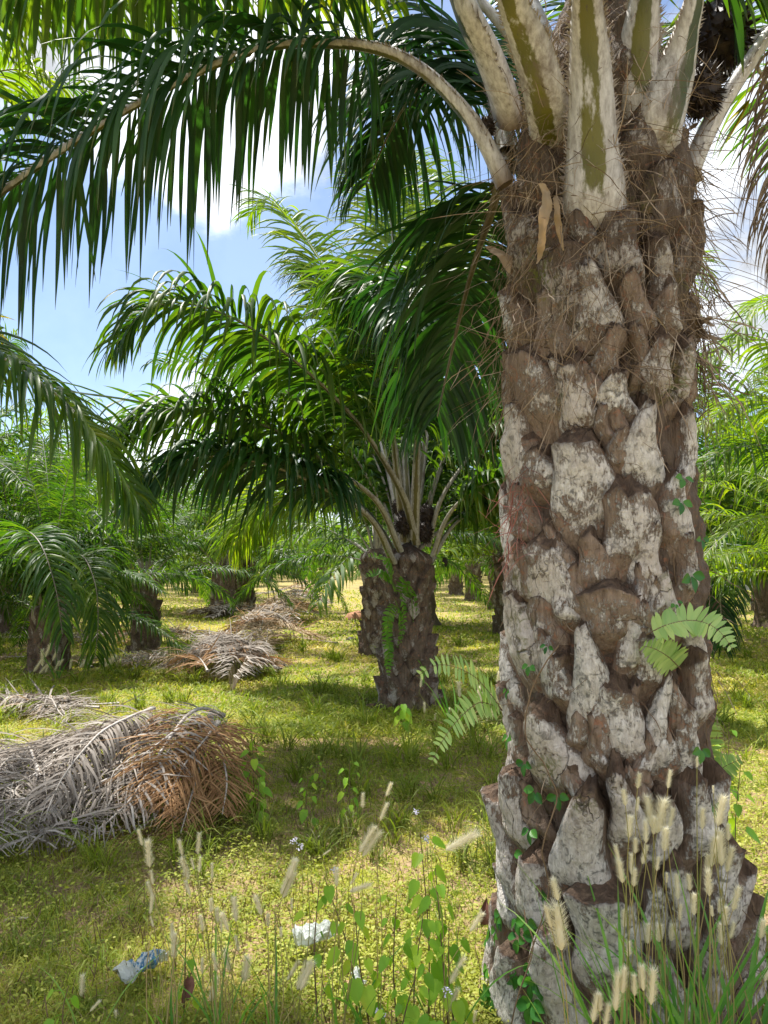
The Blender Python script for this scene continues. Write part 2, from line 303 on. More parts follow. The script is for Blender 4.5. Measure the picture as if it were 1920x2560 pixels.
M['wall'] = simple_mat('pale_render_wall', [(.3, (.5, .49, .5)), (.6, (.62, .61, .63))], 3, .9, .1)
M['slab'] = simple_mat('wall_band', [(.3, (.2, .2, .21)), (.6, (.3, .3, .31))], 3, .9, .1)
M['dryleaf'] = simple_mat('dry_brown_leaf', [(.3, (.09, .035, .025)), (.7, (.22, .10, .07))], 30, .8, .6, .004)
M['stone'] = simple_mat('red_earth', [(.3, (.22, .10, .06)), (.7, (.42, .22, .13))], 8, .95, .8, .03)
M['wood'] = simple_mat('grey_stick', [(.3, (.30, .24, .2)), (.7, (.5, .44, .38))], 20, .9)
def plastic_mat(name, blue):
    m, t, N, o = new_mat(name); n1 = noise(t, N, 30, 5, .65, sc3=(1, 1, 1), dist=2.5); n9 = noise(t, N, 12, 6, .7)
    s = tintsep(t, N)
    c = mixc(t, N, math2(t, N, 'MULTIPLY', mrange(t, N, n1, .44, .52), s.outputs[1]), (.74, .78, .77), blue); c = mixc(t, N, mrange(t, N, n9, .56, .72, 0, .45), c, (.30, .25, .17))
    p = N('ShaderNodeBsdfPrincipled'); p.inputs['Roughness'].default_value = .28; p.inputs['Specular IOR Level'].default_value = .7; t.links.new(c, p.inputs['Base Color'])
    p.inputs['Transmission Weight'].default_value = .55; p.inputs['IOR'].default_value = 1.2
    n2 = noise(t, N, 45, 4, .5, dist=1.); bump_to(t, N, p, n2, 1., .012); t.links.new(p.outputs[0], o.inputs[0]); return m
M['plastic_blue'] = plastic_mat('crumpled_plastic_blue', (.05, .20, .42)); M['plastic'] = plastic_mat('crumpled_plastic_clear', (.50, .55, .52))
def ground_mat():
    m, t, N, o = new_mat('ground_soil_grass')
    n1 = noise(t, N, .35, 6, .6); n2 = noise(t, N, 5, 8, .7); n3 = noise(t, N, 60, 6, .7)
    g = ramp(N, [(.3, (.14, .16, .02)), (.5, (.27, .28, .035)), (.62, (.38, .34, .05)), (.78, (.42, .32, .12))]); 
    t.links.new(math2(t, N, 'ADD', math2(t, N, 'MULTIPLY', n1, .6), math2(t, N, 'MULTIPLY', n2, .4)), g.inputs[0])
    e = ramp(N, [(.3, (.16, .10, .06)), (.6, (.42, .29, .18)), (.8, (.58, .43, .29))]); t.links.new(n3, e.inputs[0])
    k = math2(t, N, 'ADD', n2, math2(t, N, 'MULTIPLY', n3, .5)); c = mixc(t, N, mrange(t, N, k, .66, .80), g.outputs[0], e.outputs[0])
    c = mixc(t, N, mrange(t, N, n3, .42, .30), c, (.04, .05, .012))
    p = N('ShaderNodeBsdfPrincipled'); p.inputs['Roughness'].default_value = .95; p.inputs['Specular IOR Level'].default_value = .1
    t.links.new(c, p.inputs['Base Color']); bump_to(t, N, p, k, .8, .03); t.links.new(p.outputs[0], o.inputs[0]); return m
M['ground'] = ground_mat()
# ------------------------------------------------------------------ ground
def build_ground():
    ys = np.concatenate([np.linspace(-12, 30, 140), np.geomspace(31, 900, 40)]); xs = np.concatenate([-np.geomspace(900, 31, 30), np.linspace(-30, 30, 160), np.geomspace(31, 900, 30)])
    X, Y = np.meshgrid(xs, ys); Z = gz(X, Y)*np.clip(1-(np.hypot(X, Y)-40)/40, 0, 1)
    V = np.stack([X, Y, Z], -1).reshape(-1, 3); w = len(xs); i = (np.arange(len(ys)-1)[:, None]*w+np.arange(w-1)[None]).ravel()
    tag(link('ground', np_mesh('ground', [(V, np.stack([i, i+1, i+w+1, i+w], 1), 0., 0)], [M['ground']])), kind='structure')
build_ground()
# ------------------------------------------------------------------ fronds
def frond_geo(P, rng, n=75, Lmax=.85, Wd=.04, K=6, droop=.35, lift=.35, s0=.2, fold=.25, twist=0, a0=.045, a1=.018, base=None, fwd=.6, thick=.6, tip=.35, spine=0, sides=6, M_=48, clampf=None, liftsd=.3, baseL=.35, kink=0, droopsd=.3, tsel=None, missing=0):
    P = spline(P, M_); fr = frames(P, twist); t, b, nn = fr; s = np.linspace(0, 1, M_)
    a = np.interp(s, [0, s0, 1], [a0, a1, .004])
    if base is not None: a = np.maximum(a, np.interp(s, base[0], base[1]))
    th = np.where(s < s0*1.2, thick, thick+.2)
    R = tube(P, a, a*th, sides, fr, 'round')
    V, F, T = R; Tc = np.zeros((len(V), 4), np.float32); Tc[:, 0] = T+(0 if base is None else np.repeat(.6*np.clip(1-s/.13, 0, 1)**1.5, sides)); Tc[:, 3] = 1
    if base is not None: Tc[:, 1] = np.repeat(np.clip(1-s/.03, 0, 1), sides)
    parts = [(V, F, Tc, 0)]
    if spine:
        k = spine; ss = rng.uniform(.04, s0*1.35, k); sd = rng.choice([-1, 1], k); idx = ss*(M_-1); i = idx.astype(int)
        p = P[i]+(P[np.minimum(i+1, M_-1)]-P[i])*(idx-i)[:, None]; aw = np.interp(ss, s, a)
        p0 = p+b[i]*(sd*aw*.98)[:, None]; ln = rng.uniform(.008, .028, k)[:, None]
        tp = p0+(b[i]*sd[:, None]*.7+t[i]*.6+rng.normal(0, .25, (k, 3)))*ln
        Vs = np.stack([p0-t[i]*.005, p0+t[i]*.005, tp], 1).reshape(-1, 3)
        parts.append((Vs, np.arange(3*k).reshape(-1, 3), np.tile([1., .6, 0, 1], (3*k, 1)), 0))
    lf = []
    for side in (-1, 1):
        sl = np.linspace(s0, .995, n)+rng.normal(0, .25/n, n); sl = np.clip(sl, s0, .998)
        if missing: sl = sl[rng.uniform(0, 1, n) > missing]
        m = len(sl)
        idx = sl*(M_-1); i = np.minimum(idx.astype(int), M_-2); f = (idx-i)[:, None]
        p = P[i]*(1-f)+P[i+1]*f; u = (sl-s0)/(1-s0)
        Ln = Lmax*np.interp(u, [0, .12, .35, .7, .9, 1], [baseL, .75, 1, .85, .6, tip])*rng.uniform(.72, 1.12, m)
        fw = fwd*(.6+1.3*u**1.5)
        grp = (np.arange(m) % 3-1)*liftsd*.8
        lf_ = lift+grp+rng.normal(0, liftsd*.45, m)
        d0 = b[i]*side+t[i]*(fw+rng.normal(0, .07, m))[:, None]+nn[i]*lf_[:, None]
        p = p+b[i]*(side*np.interp(sl, s, a)*.8)[:, None]
        lf.append(ribbons(p, d0, t[i], Ln, Wd*rng.uniform(.75, 1.15, m)*np.interp(u, [0, .1, 1], [.6, 1, .6]), K, droop*np.clip(rng.normal(1, droopsd, m), .2, 2.5), rng, fold=fold, twist=.5, clampf=clampf, kink=kink,
                          tint=np.clip(rng.beta(2, 2, m)*.9+.05, 0, 1)))
    return parts, [(v, f, tt, 0) for v, f, tt in lf]
def frond(parent, P, rng, pm='petiole', lm='leaf', name='frond', local=None, label=None, **k):
    P = np.asarray(P, float)-(np.array(parent.location) if parent is not None else 0)
    a, b = frond_geo(P, rng, **k)
    o = link(name, np_mesh(name, a, [M[pm]]), parent); link('leaflets', np_mesh('leaflets', b, [M[lm]]), o)
    if label: o['label'] = label
    return o
def arc(phi0, phi1, length, rng, side=.0, n=12, pw=1.2, r0=.1):
    """rachis of a frond growing out along +X"""
    s = np.linspace(0, 1, n); ph = np.radians(phi0+(phi1-phi0)*s**pw); ds = length/(n-1)
    x = r0+np.r_[0, np.cumsum(np.cos(ph)[:-1]*ds)]; z = np.r_[0, np.cumsum(np.sin(ph)[:-1]*ds)]
    return np.stack([x, side*s**2*length, z], 1)
TYPES = [(86, 40, 4.2), (78, 10, 4.4), (68, -15, 4.5), (56, -32, 4.5), (44, -45, 4.4), (30, -58, 4.2), (14, -70, 3.9)]
rngp = np.random.default_rng(5)
def proto_fronds(tier):
    res = []
    for ti, (p0, p1, ln) in enumerate(TYPES):
        for v in range(2):
            kw = dict(near=dict(n=88, K=7, fold=.25, Wd=.046, M_=40, sides=6), mid=dict(n=64, K=5, fold=0, Wd=.058, M_=24, sides=4))[tier]
            P = arc(p0+rngp.uniform(-4, 4), p1+rngp.uniform(-8, 8), ln*rngp.uniform(.92, 1.05), rngp, side=rngp.uniform(-.12, .12))
            a, b = frond_geo(P, rngp, Lmax=.80, droop=.85, lift=.38, s0=.15, twist=rngp.uniform(-.7, .7), a0=.05, a1=.02, liftsd=.32, **kw)
            res.append((a, b))
    return res
GEO = {k: proto_fronds(k) for k in ('near', 'mid')}
FM = {}
def fmesh(tier, i, lm):
    k = (tier, i, lm)
    if k not in FM:
        a, b = GEO[tier][i]; FM[k] = (np_mesh('frond', a, [M['petiole']]), np_mesh('leaflets', b, [M[lm]]))
    return FM[k]
def trunk_mesh(h, r, seed, nt=110, nz=90, bs=.20, cols=7):
    """trunk covered with old leaf bases in crossing spirals"""
    rg = np.random.default_rng(seed); th = np.arange(nt)/nt*2*PI; z = np.linspace(-.05, h, nz); Tt, Z = np.meshgrid(th, z)
    off = rg.uniform(0, 9)
    a = Tt/(2*PI)*cols+Z/(2*bs)+off; b = Tt/(2*PI)*cols-Z/(2*bs)
    ia, ib = np.floor(a), np.floor(b); fa, fb = a-ia, b-ib
    up = (fa-fb)*.5+.5                                                  # 0 bottom, 1 tip of the base
    cen = 1-np.abs(fa+fb-1)
    hsh = np.modf(np.abs(np.sin((ia % cols)*12.9898+ib*78.233)*43758.5453))[0]
    rr = r*.80*(1+.6*np.exp(-np.maximum(Z, 0)/.16)*.55)*(1+.08*np.sin(Z*2.1+seed)); dome = np.sqrt(np.clip(1-(np.clip(Z-(h-.12), 0, 1)/.17)**2, .15, 1))
    bump = (.04+.10*up)*np.clip(cen*2.0, 0, 1)**.7*(.4+.9*hsh)
    pn = np.array([[mnoise.noise(Vector((math.cos(t_)*r*9, math.sin(t_)*r*9, zz*9+seed*7))) for t_ in th] for zz in z])
    R = (rr+bump+pn*.03)*dome
    V = np.stack([np.cos(Tt)*R, np.sin(Tt)*R, Z], -1).reshape(-1, 3)
    i = np.arange(nz-1)[:, None]*nt; j = np.arange(nt)[None]; j2 = (j+1) % nt
    F = np.stack([i+j, i+j2, i+nt+j2, i+nt+j], -1).reshape(-1, 4)
    T = np.stack([np.clip(cen*1.3-.15, 0, 1)*np.clip(1.25-up, 0, 1), np.clip((up-.80)*6, 0, 1)*.7, hsh*.9, hsh*0+1], -1).reshape(-1, 4)
    top = len(V); V = np.vstack([V, [[0, 0, h+.12]]]); T = np.vstack([T, [[0, 1, 0, 1]]])
    k = (nz-1)*nt+np.arange(nt); F2 = np.stack([k, (nz-1)*nt+(np.arange(nt)+1) % nt, np.full(nt, top)], 1)
    me = np_mesh('trunk', [(V, F, T, 0)], [M['boot_small']])
    # cap joined in the same mesh
    me2 = np_mesh('trunk', [(V, F, T, 0), (V[list(k)+[top]], np.stack([np.arange(nt), (np.arange(nt)+1) % nt, np.full(nt, nt)], 1), T[list(k)+[top]], 0)], [M['boot_small']])
    bpy.data.meshes.remove(me); return me2
TM = {}
def palm(x, y, h=1.7, r=.27, label='', tier='mid', nf=30, lm=None, rz=None, seed=0, scale=1., name='oil_palm', group='oil palms of the plantation', skip=None, clear=0):
    rg = np.random.default_rng(seed+100)
    root = empty(name, (x, y, float(gz(x, y)))); tag(root, label, 'palm tree', group)
    key = (round(h, 1), round(r, 2), seed % 4, tier)
    if key not in TM: TM[key] = trunk_mesh(h, r, seed % 4, *( (150, 130) if tier == 'near' else (80, 60)))
    tr = link('trunk', TM[key], root)
    a0 = rg.uniform(0, 2*PI)
    for i in range(nf):
        ti = min(6, int((i/nf)**.85*7)); az = a0+i*2.39996
        if skip and skip(az % (2*PI), ti): continue
        if clear and ti >= 3 and abs(((az+PI/2+PI) % (2*PI))-PI) < clear: continue
        m_ = lm or ('leaf' if tier == 'near' else ('leaf_bright' if rg.uniform() < .3 else 'leaf'))
        fa, fb = fmesh(tier, ti*2+int(rg.integers(2)), m_)
        o = link('frond', fa, root); o.location = (0, 0, h+.1-.05*ti); sc_ = scale*rg.uniform(.88, 1.08); o.scale = (sc_, sc_*(1 if rg.uniform() < .5 else -1), sc_)
        o.rotation_euler = (0, math.radians(rg.uniform(-5, 5)), az)
        l = link('leaflets', fb, o)
    return root
# ------------------------------------------------------------------ the big palm in front
AX0 = D(1345, 2230, 2.9)[0]; AX1 = D(1287, 400, 2.9)[0]; HY = 2.9
def axis_x(z): return np.interp(z, [-.2, 3.2], [AX0, AX1])
RZ = [-.3, 0.0, .15, .35, .7, 1.1, 1.6, 2.1, 2.5, 2.8, 3.05, 3.3, 3.6, 3.9]
RR = [.53, .45, .40, .368, .36, .357, .347, .335, .325, .320, .30, .26, .20, .12]
def axis_r(z): return np.interp(z, RZ, RR)
def on_trunk(xd, yd):
    d = px_dir(xd, yd); best = None
    for t in np.arange(2.0, 3.3, .004):
        p = np.array([0, 0, CAMZ])+d*t; dx = p[0]-axis_x(p[2]); dy = p[1]-HY; r = math.hypot(dx, dy); e = r-axis_r(p[2])
        if best is None or e < best[0]: best = (e, math.atan2(dx, -dy), p[2])
        if e <= 0: return math.atan2(dx, -dy), p[2]
    return best[1], best[2]
hero = empty('oil_palm', (axis_x(0), HY, 0)); tag(hero, 'massive oil palm in the right foreground, trunk covered in white and brown leaf bases', 'palm tree', 'oil palms of the plantation')
HL = np.array(hero.location)
def cyl(th, z, off):
    R = axis_r(z)+off; return np.stack([axis_x(z)+R*np.sin(th), HY-R*np.cos(th), z], -1)
def fract(V, s, amp, o=0):
    return np.array([mnoise.fractal(Vector((v[0]*s+o, v[1]*s, v[2]*s)), 1.0, 2.0, 4) for v in V.reshape(-1, 3)]).reshape(V.shape[:-1])*amp
def build_hero_core():
    nt_, nz_ = 260, 420; th = np.arange(nt_)/nt_*2*PI; z = np.linspace(-.15, 3.95, nz_); T_c, Z = np.meshgrid(th, z)
    P = cyl(T_c, Z, -.03); f = fract(P*np.array([1, 1, .35]), 22, .022)+fract(P, 6, .03)
    V = cyl(T_c, Z, -.012+f).reshape(-1, 3)-HL
    i = np.arange(nz_-1)[:, None]*nt_; j = np.arange(nt_)[None]; j2 = (j+1) % nt_
    F = np.stack([i+j, i+j2, i+nt_+j2, i+nt_+j], -1).reshape(-1, 4)
    T = np.tile([.1, .08, .25, 1.], (len(V), 1))
    k = (nz_-1)*nt_+np.arange(nt_); c = V[k].mean(0)+np.array([0, 0, .1])
    Vc = np.vstack([V[k], c]); Fc = np.stack([np.arange(nt_), (np.arange(nt_)+1) % nt_, np.full(nt_, nt_)], 1)
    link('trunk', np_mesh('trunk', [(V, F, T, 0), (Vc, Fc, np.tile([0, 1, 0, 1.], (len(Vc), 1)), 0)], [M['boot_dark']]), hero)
build_hero_core()
rb = np.random.default_rng(11)
def boot(th0, z0, z1, w, tone, topw=.35, lean=.07, thick=.055, tilt=0, cut=.5, mat='boot'):
    """one persistent leaf base wrapped on the trunk: rounded bottom, tapering to a cut tip that leans outward"""
    nu, nv = 19, 34; u = np.linspace(-1, 1, nu); v = np.r_[np.linspace(0, .15, 8)[:-1], np.linspace(.15, 1, nv-7)]; U, Vv = np.meshgrid(u, v)
    sh = rb.uniform(-.25, .25); h = z1-z0
    hw = np.where(Vv < .32, np.sqrt(np.clip(1-(1-Vv/.32)**2, 0, 1)), 1-(1-topw)*((Vv-.32)/.68)**1.25)
    hw = np.maximum(hw, .05)*w*(1+.06*np.sin(Vv*9+sh*20))
    rag = np.array([mnoise.noise(Vector((x*2.5, z0*9, th0*5)))*.05+mnoise.noise(Vector((x*9, z0*19, th0*5)))*.03 for x in u])
    top = z1-cut*.10*(1-np.abs(u)**1.5)*0-.35*h*np.abs(u)**2.5*.35+rag*(h*1.2)
    Z = z0+(top[None]-z0)*Vv
    TH = th0+(U*hw+tilt*(Vv-.3)+.02*np.sin(Vv*5+sh*9))/axis_r((z0+z1)/2)
    bel = np.clip(1-np.abs(U)**3.4, 0, 1)**.5
    rise = np.clip(Vv/.42, 0, 1)**.8; vee = rb.uniform(-.5, .7)
    Z = Z+vee*.05*np.abs(U)*Vv**4
    O = -.03+rise*bel*(thick*.75+.03)+lean*Vv**1.3*(.25+.75*bel)+sh*U*.05*rise+.012*np.cos(U*2.2)*rise
    P = cyl(TH, Z, O); n_ = fract(P, 5, .020, th0)+fract(P*np.array([1, 1, .25]), 26, .007, th0*3)+fract(P, 60, .003); O = O+n_*rise
    P = cyl(TH, Z, O); ct = rb.uniform(.04, .11)
    tm = TH[-1].mean()
    def row(f, dz): 
        o_ = O[-1]*(1-f)-.02*f; q = cyl(TH[-1]*(1-.3*f)+tm*.3*f, Z[-1]+dz*(1-.5*np.abs(u)), o_); return q+(fract(q, 30, .016)*np.ones(nu))[:, None]*np.array([.4, -1, .6])
    A = np.concatenate([P, row(.10, .004)[None], row(.35, ct*.4)[None], row(.65, ct*.8)[None], row(1.1, ct*1.1)[None]], 0); R_ = A.shape[0]
    edge = np.clip((np.abs(U)-.78)*4, 0, 1); T = np.zeros((R_, nu, 4)); T[:len(v), :, 0] = np.clip(bel*1.25-.1, 0, 1)*np.clip((Vv-.08)*3, .0, 1)*np.clip(1.5-Vv*.7, 0, 1); T[:len(v), :, 1] = np.maximum(edge*.45, np.clip((Vv-.95)*18, 0, 1)*.6)
    T[len(v):, :, 1] = .85; T[:, :, 2] = tone; T[..., 3] = 1
    i = (np.arange(R_-1)[:, None]*nu+np.arange(nu-1)[None]).ravel(); F = np.stack([i, i+1, i+nu+1, i+nu], 1)
    V = A.reshape(-1, 3)-HL
    o = link('leaf_base', np_mesh('leaf_base', [(V, F, T.reshape(-1, 4), 0)], [M[mat]]), hero)
    return o
T_ = lambda zx, zy: (829.5+.5*zx, .5*zy)
A_ = lambda zx, zy: (1037+.375*zx, 605+.375*zy)
B_ = lambda zx, zy: (1037+.375*zx, 1210+.375*zy)
C_ = lambda zx, zy: (1037+.375*zx, 1598+.375*zy)
S_ = .375; S_T = .5/.375
BO = []   # (map, x, ytop, ybottom, width, tone, topw, lean, tilt)
for r in [(A_, 210, 90, 440, 230, .95, .35, .05, .0), (A_, 330, 450, 930, 230, .25, .55, .06, 0), (A_, 540, 560, 945, 230, .55, .55, .05, .02), (A_, 800, 590, 850, 230, .8, .6, .05, 0),
          (A_, 1000, 395, 725, 210, .85, .6, .06, 0), (A_, 1120, 430, 800, 150, .55, .5, .04, 0), (A_, 650, -20, 460, 300, .6, .35, .06, 0), (A_, 890, 30, 400, 190, .15, .5, .05, 0),
          (A_, 1040, 90, 400, 190, .35, .5, .05, 0), (A_, 255, 780, 1290, 230, .9, .4, .06, 0), (A_, 930, 775, 1260, 290, .9, .28, .05, 0), (A_, 1150, 820, 1300, 150, .75, .3, .03, 0),
          (A_, 590, 1010, 1530, 340, .78, .75, .06, 0), (A_, 150, 1225, 1740, 190, .95, .35, .05, 0), (A_, 850, 1285, 1720, 330, .5, .85, .06, 0), (A_, 1110, 1170, 1640, 200, .55, .45, .04, 0),
          (A_, 430, 1560, 1960, 270, .7, .5, .06, 0), (A_, 960, 1440, 1850, 220, .72, .45, .05, 0), (A_, 650, 1500, 1850, 220, .1, .6, .04, 0), (A_, 1150, 1500, 1900, 170, .5, .4, .03, 0),
          (A_, 420, 120, 560, 200, .15, .5, .03, 0), (A_, 120, 560, 1000, 150, .25, .5, .03, 0), (A_, 90, 1000, 1300, 120, .3, .5, .02, 0), (A_, 740, 330, 640, 170, .2, .7, .05, 0),
          (B_, 280, 255, 720, 250, 1., .35, .05, 0), (B_, 440, 440, 830, 170, .7, .4, .03, .0), (B_, 740, 200, 520, 330, .2, .95, .09, 0), (B_, 845, 250, 720, 190, .9, .5, .05, 0),
          (B_, 625, 455, 1070, 260, 1., .3, .065, .0), (B_, 955, 470, 780, 230, .6, .6, .05, 0), (B_, 1200, 560, 1010, 180, .45, .4, .06, 0), (B_, 150, 480, 960, 130, .8, .35, .04, 0),
          (B_, 840, 780, 1210, 270, .85, .8, .05, 0), (B_, 1020, 720, 1280, 170, .95, .35, .05, 0), (B_, 430, 915, 1330, 280, .85, .3, .07, 0), (B_, 190, 760, 1180, 190, .85, .4, .05, 0),
          (B_, 110, 1050, 1420, 130, .7, .4, .03, 0), (B_, 1190, 380, 620, 130, .85, .5, .03, 0), (B_, 1180, 900, 1400, 180, .5, .5, .04, 0), (B_, 480, -40, 330, 220, .65, .4, .04, 0),
          (B_, 1060, 100, 500, 190, .55, .4, .03, 0), (B_, 300, -10, 300, 160, .3, .5, .03, 0),
          (C_, 150, 375, 970, 175, .95, .4, .08, 0), (C_, 275, 245, 700, 170, .8, .35, .05, 0), (C_, 612, 345, 985, 300, .92, .35, .10, 0), (C_, 385, 715, 1150, 210, .95, .3, .06, 0),
          (C_, 720, 920, 1440, 350, .9, .85, .09, 0), (C_, 100, 780, 1080, 150, .6, .4, .04, 0), (C_, 50, 1000, 1600, 170, .6, .5, .05, 0), (C_, 480, 1130, 1700, 260, .95, .35, .09, 0),
          (C_, 820, 190, 640, 220, .8, .4, .06, 0), (C_, 1010, 350, 800, 190, .75, .4, .06, 0), (C_, 1180, 250, 720, 170, .8, .4, .06, 0), (C_, 1100, 720, 1250, 220, .7, .4, .07, 0),
          (C_, 940, 820, 1250, 200, .8, .4, .07, 0), (C_, 1330, 640, 1200, 200, .75, .4, .07, 0), (C_, 1270, 1100, 1660, 240, .7, .4, .08, 0), (C_, 1500, 1000, 1600, 220, .6, .4, .08, 0),
          (C_, 1010, 1230, 1700, 260, .7, .5, .08, 0), (C_, 230, 1250, 1700, 190, .7, .4, .07, 0), (C_, 1300, 230, 640, 140, .7, .4, .04, 0), (C_, 1420, 760, 1150, 150, .6, .4, .05, 0)]:
    BO.append(r)
for r in [(550, 830, 1160, 110, .45, .4, .05), (660, 600, 960, 150, .05, .6, .05), (900, 760, 1020, 200, .15, .8, .03), (1185, 750, 1110, 200, .2, .5, .07), (1025, 975, 1310, 190, .4, .8, .06), (1250, 600, 1000, 150, .05, .5, .06),
          (620, 960, 1270, 140, .4, .6, .05), (820, 1120, 1480, 230, .35, .8, .06), (1110, 450, 800, 190, .05, .6, .05), (1170, 1090, 1420, 150, .4, .5, .05), (700, 380, 720, 170, .0, .7, .05), (740, 940, 1240, 130, .05, .5, .04), (880, 950, 1230, 150, .1, .7, .03), (1240, 960, 1300, 110, .25, .5, .05)]:
    BO.append((T_, r[0], r[1], r[2], r[3]*S_T, r[4], r[5], r[6], 0))
for q in range(60):                                   # small fillers between the listed ones
    zx, zy = rb.uniform(130, 1150), rb.uniform(120, 2950); BO.insert(0, (A_ if zy < 1700 else B_, zx, (zy if zy < 1700 else zy-1650), (zy if zy < 1700 else zy-1650)+rb.uniform(220, 330), rb.uniform(120, 190), rb.uniform(.0, .45), rb.uniform(.3, .7), .02, 0))
taken = []
for (mp_, x, yt, yb, w, tone, topw, lean, tilt) in BO:
    xd, yd = mp_(x, (yt+yb)/2); xd = min(max(xd, 1088 if yd < 1800 else 1060), 1478 if yd < 1000 else 1500 if yd < 1500 else 1600)
    th, zc = on_trunk(xd, yd); dist = HY-axis_r(zc)*math.cos(th)
    S_k = .5 if mp_ is T_ else S_
    h = (yb-yt)*S_k/.8641/FPX*dist; ww = w*S_/.8641/FPX*dist*.5/max(.45, abs(math.cos(th)))
    ww = min(ww, .16)*1.0; h *= 1.14; zz0 = zc-h/2
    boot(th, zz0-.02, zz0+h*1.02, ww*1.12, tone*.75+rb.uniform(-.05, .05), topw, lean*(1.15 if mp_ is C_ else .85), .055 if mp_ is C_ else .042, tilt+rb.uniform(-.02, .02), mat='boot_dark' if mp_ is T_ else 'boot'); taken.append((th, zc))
# upper dark zone and back of the trunk
k = 0
for i in range(400):
    z = .05+3.45*((i*0.61803) % 1); th = (i*2.39996) % (2*PI); th = th-2*PI if th > PI else th
    if len(taken) > 1000 or any(abs(((th-a+PI) % (2*PI))-PI)*.33 < .15 and abs(z-b) < .24 for a, b in taken): continue
    if abs(th) < 1.0 and z < 2.62: continue
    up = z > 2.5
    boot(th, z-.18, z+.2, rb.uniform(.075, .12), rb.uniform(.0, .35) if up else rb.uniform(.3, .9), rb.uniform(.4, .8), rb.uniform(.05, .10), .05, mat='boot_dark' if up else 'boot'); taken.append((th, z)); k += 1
    if k > 24: break
# loose fibre
def fibres(name, n, zr, thr, mat, ln=(.05, .28), wd=.0022, seed=3, out=(.01, .06), parent=hero, dz=-.6):
    rg = np.random.default_rng(seed); th = rg.uniform(*thr, n); z = rg.uniform(*zr, n); o = rg.uniform(*out, n)
    P0 = cyl(th, z, o)-HL; e = np.stack([np.sin(th), -np.cos(th), th*0], 1); s = np.stack([np.cos(th), np.sin(th), th*0], 1)
    d0 = e*rg.normal(.25, .35, n)[:, None]+s*rg.normal(0, .8, n)[:, None]+np.array([0, 0, 1])*rg.normal(dz, .6, n)[:, None]
    V, F, T = ribbons(P0, d0, e+.1, rg.uniform(*ln, n), wd*rg.uniform(.6, 1.6, n), 7, rg.uniform(-.1, .5, n), rg, fold=0, twist=1.5, prof=np.r_[np.ones(7), .3])
    # wavy
    V = V+fract(V, 14, .03)[:, None]*np.array([.7, .7, .3])
    return (V, F, T, 0)
FB = [fibres('f', 1900, (2.25, 3.75), (-1.7, 1.7), 'fibre', (.08, .45), seed=4, out=(.0, .07)), fibres('f', 500, (.1, 2.4), (-1.6, 1.6), 'fibre', (.04, .22), seed=5, out=(-.01, .035), wd=.0018),
      fibres('f', 150, (3.0, 3.7), (-1.3, -.3), 'fibre', (.1, .35), seed=9, out=(.04, .12)), fibres('f', 120, (2.2, 3.4), (1.2, 1.75), 'fibre', (.08, .25), seed=19, out=(.03, .1), wd=.004),
      fibres('f', 34, (2.4, 3.3), (1.1, 1.6), 'fibre', (.06, .16), seed=29, out=(.0, .04), wd=.02)]
link('fibre', np_mesh('fibre', FB, [M['fibre']]), hero)
tR, zR = on_trunk(1155, 1120)
link('rootlets', np_mesh('rootlets', [fibres('r', 50, (zR-.16, zR+.2), (tR-.10, tR+.12), 'root', (.08, .3), seed=6, out=(.05, .09), wd=.0022)], [M['root']]), hero)
# fronds of the big palm: paths in the picture with their distance
rh = np.random.default_rng(21)
def hf(pts, wbase=None, **k):
    P = np.array([D(*p) for p in pts]); kw = dict(n=92, K=9, Lmax=.80, Wd=.044, droop=.9, M_=70, sides=10, lm='leaf_dark', pm='petiole_big', spine=420, fold=.22, lift=.15)
    kw.update(k); return frond(hero, P, rh, base=wbase, **kw)
hf([(1092, 400, 2.80), (1060, 330, 2.78), (1015, 255, 2.78), (930, 165, 2.82), (840, 112, 2.88), (730, 92, 2.95), (600, 95, 3.0), (470, 135, 3.02), (330, 205, 3.02), (200, 280, 3.0), (60, 372, 2.95), (-80, 480, 2.9), (-190, 600, 2.85)],
   a0=.045, a1=.026, s0=.27, thick=.75, droop=1.15, lift=.1, liftsd=.6, Lmax=.84, n=150, Wd=.032, droopsd=.5, wbase=([0, .08, .3, .6], [.05, .035, .027, .018]), baseL=.7, label='long dark green frond arching across the top left of the picture')
hf([(1100, 260, 2.8), (1085, 200, 2.72), (1055, 120, 2.66), (1015, 40, 2.6), (975, -60, 2.6), (900, -180, 2.6), (760, -230, 2.7), (560, -210, 2.8), (380, -150, 2.9), (200, -90, 3.0), (0, -20, 3.1)], a0=.075, a1=.03, wbase=([0, .08, .2, .35], [.10, .088, .075, .04]), thick=.55, Lmax=.72, lm='leaf', s0=.34, droop=1.2)
hf([(1200, 350, 2.86), (1192, 285, 2.70), (1178, 210, 2.58), (1150, 110, 2.5), (1108, 10, 2.42), (1070, -120, 2.3), (960, -380, 2.1), (760, -600, 1.9), (500, -700, 1.7)], s0=.5, a0=.08, a1=.03, wbase=([0, .08, .25, .4], [.10, .088, .075, .035]), thick=.7, lm='leaf')
hf([(1286, 500, 2.66), (1284, 440, 2.58), (1280, 330, 2.54), (1275, 150, 2.48), (1267, 0, 2.38), (1262, -200, 2.2), (1240, -560, 1.8), (1210, -1000, 1.3)], s0=.5, a0=.10, a1=.03, wbase=([0, .03, .08, .15, .3, .45], [.09, .112, .108, .088, .07, .034]), thick=.62, lm='leaf')
hf([(1385, 300, 2.7), (1385, 230, 2.64), (1378, 120, 2.6), (1392, 0, 2.55), (1405, -160, 2.45), (1430, -500, 2.2), (1480, -900, 1.9)], s0=.5, a0=.07, a1=.03, wbase=([0, .1, .25, .4], [.085, .078, .07, .035]), thick=.7, lm='leaf')
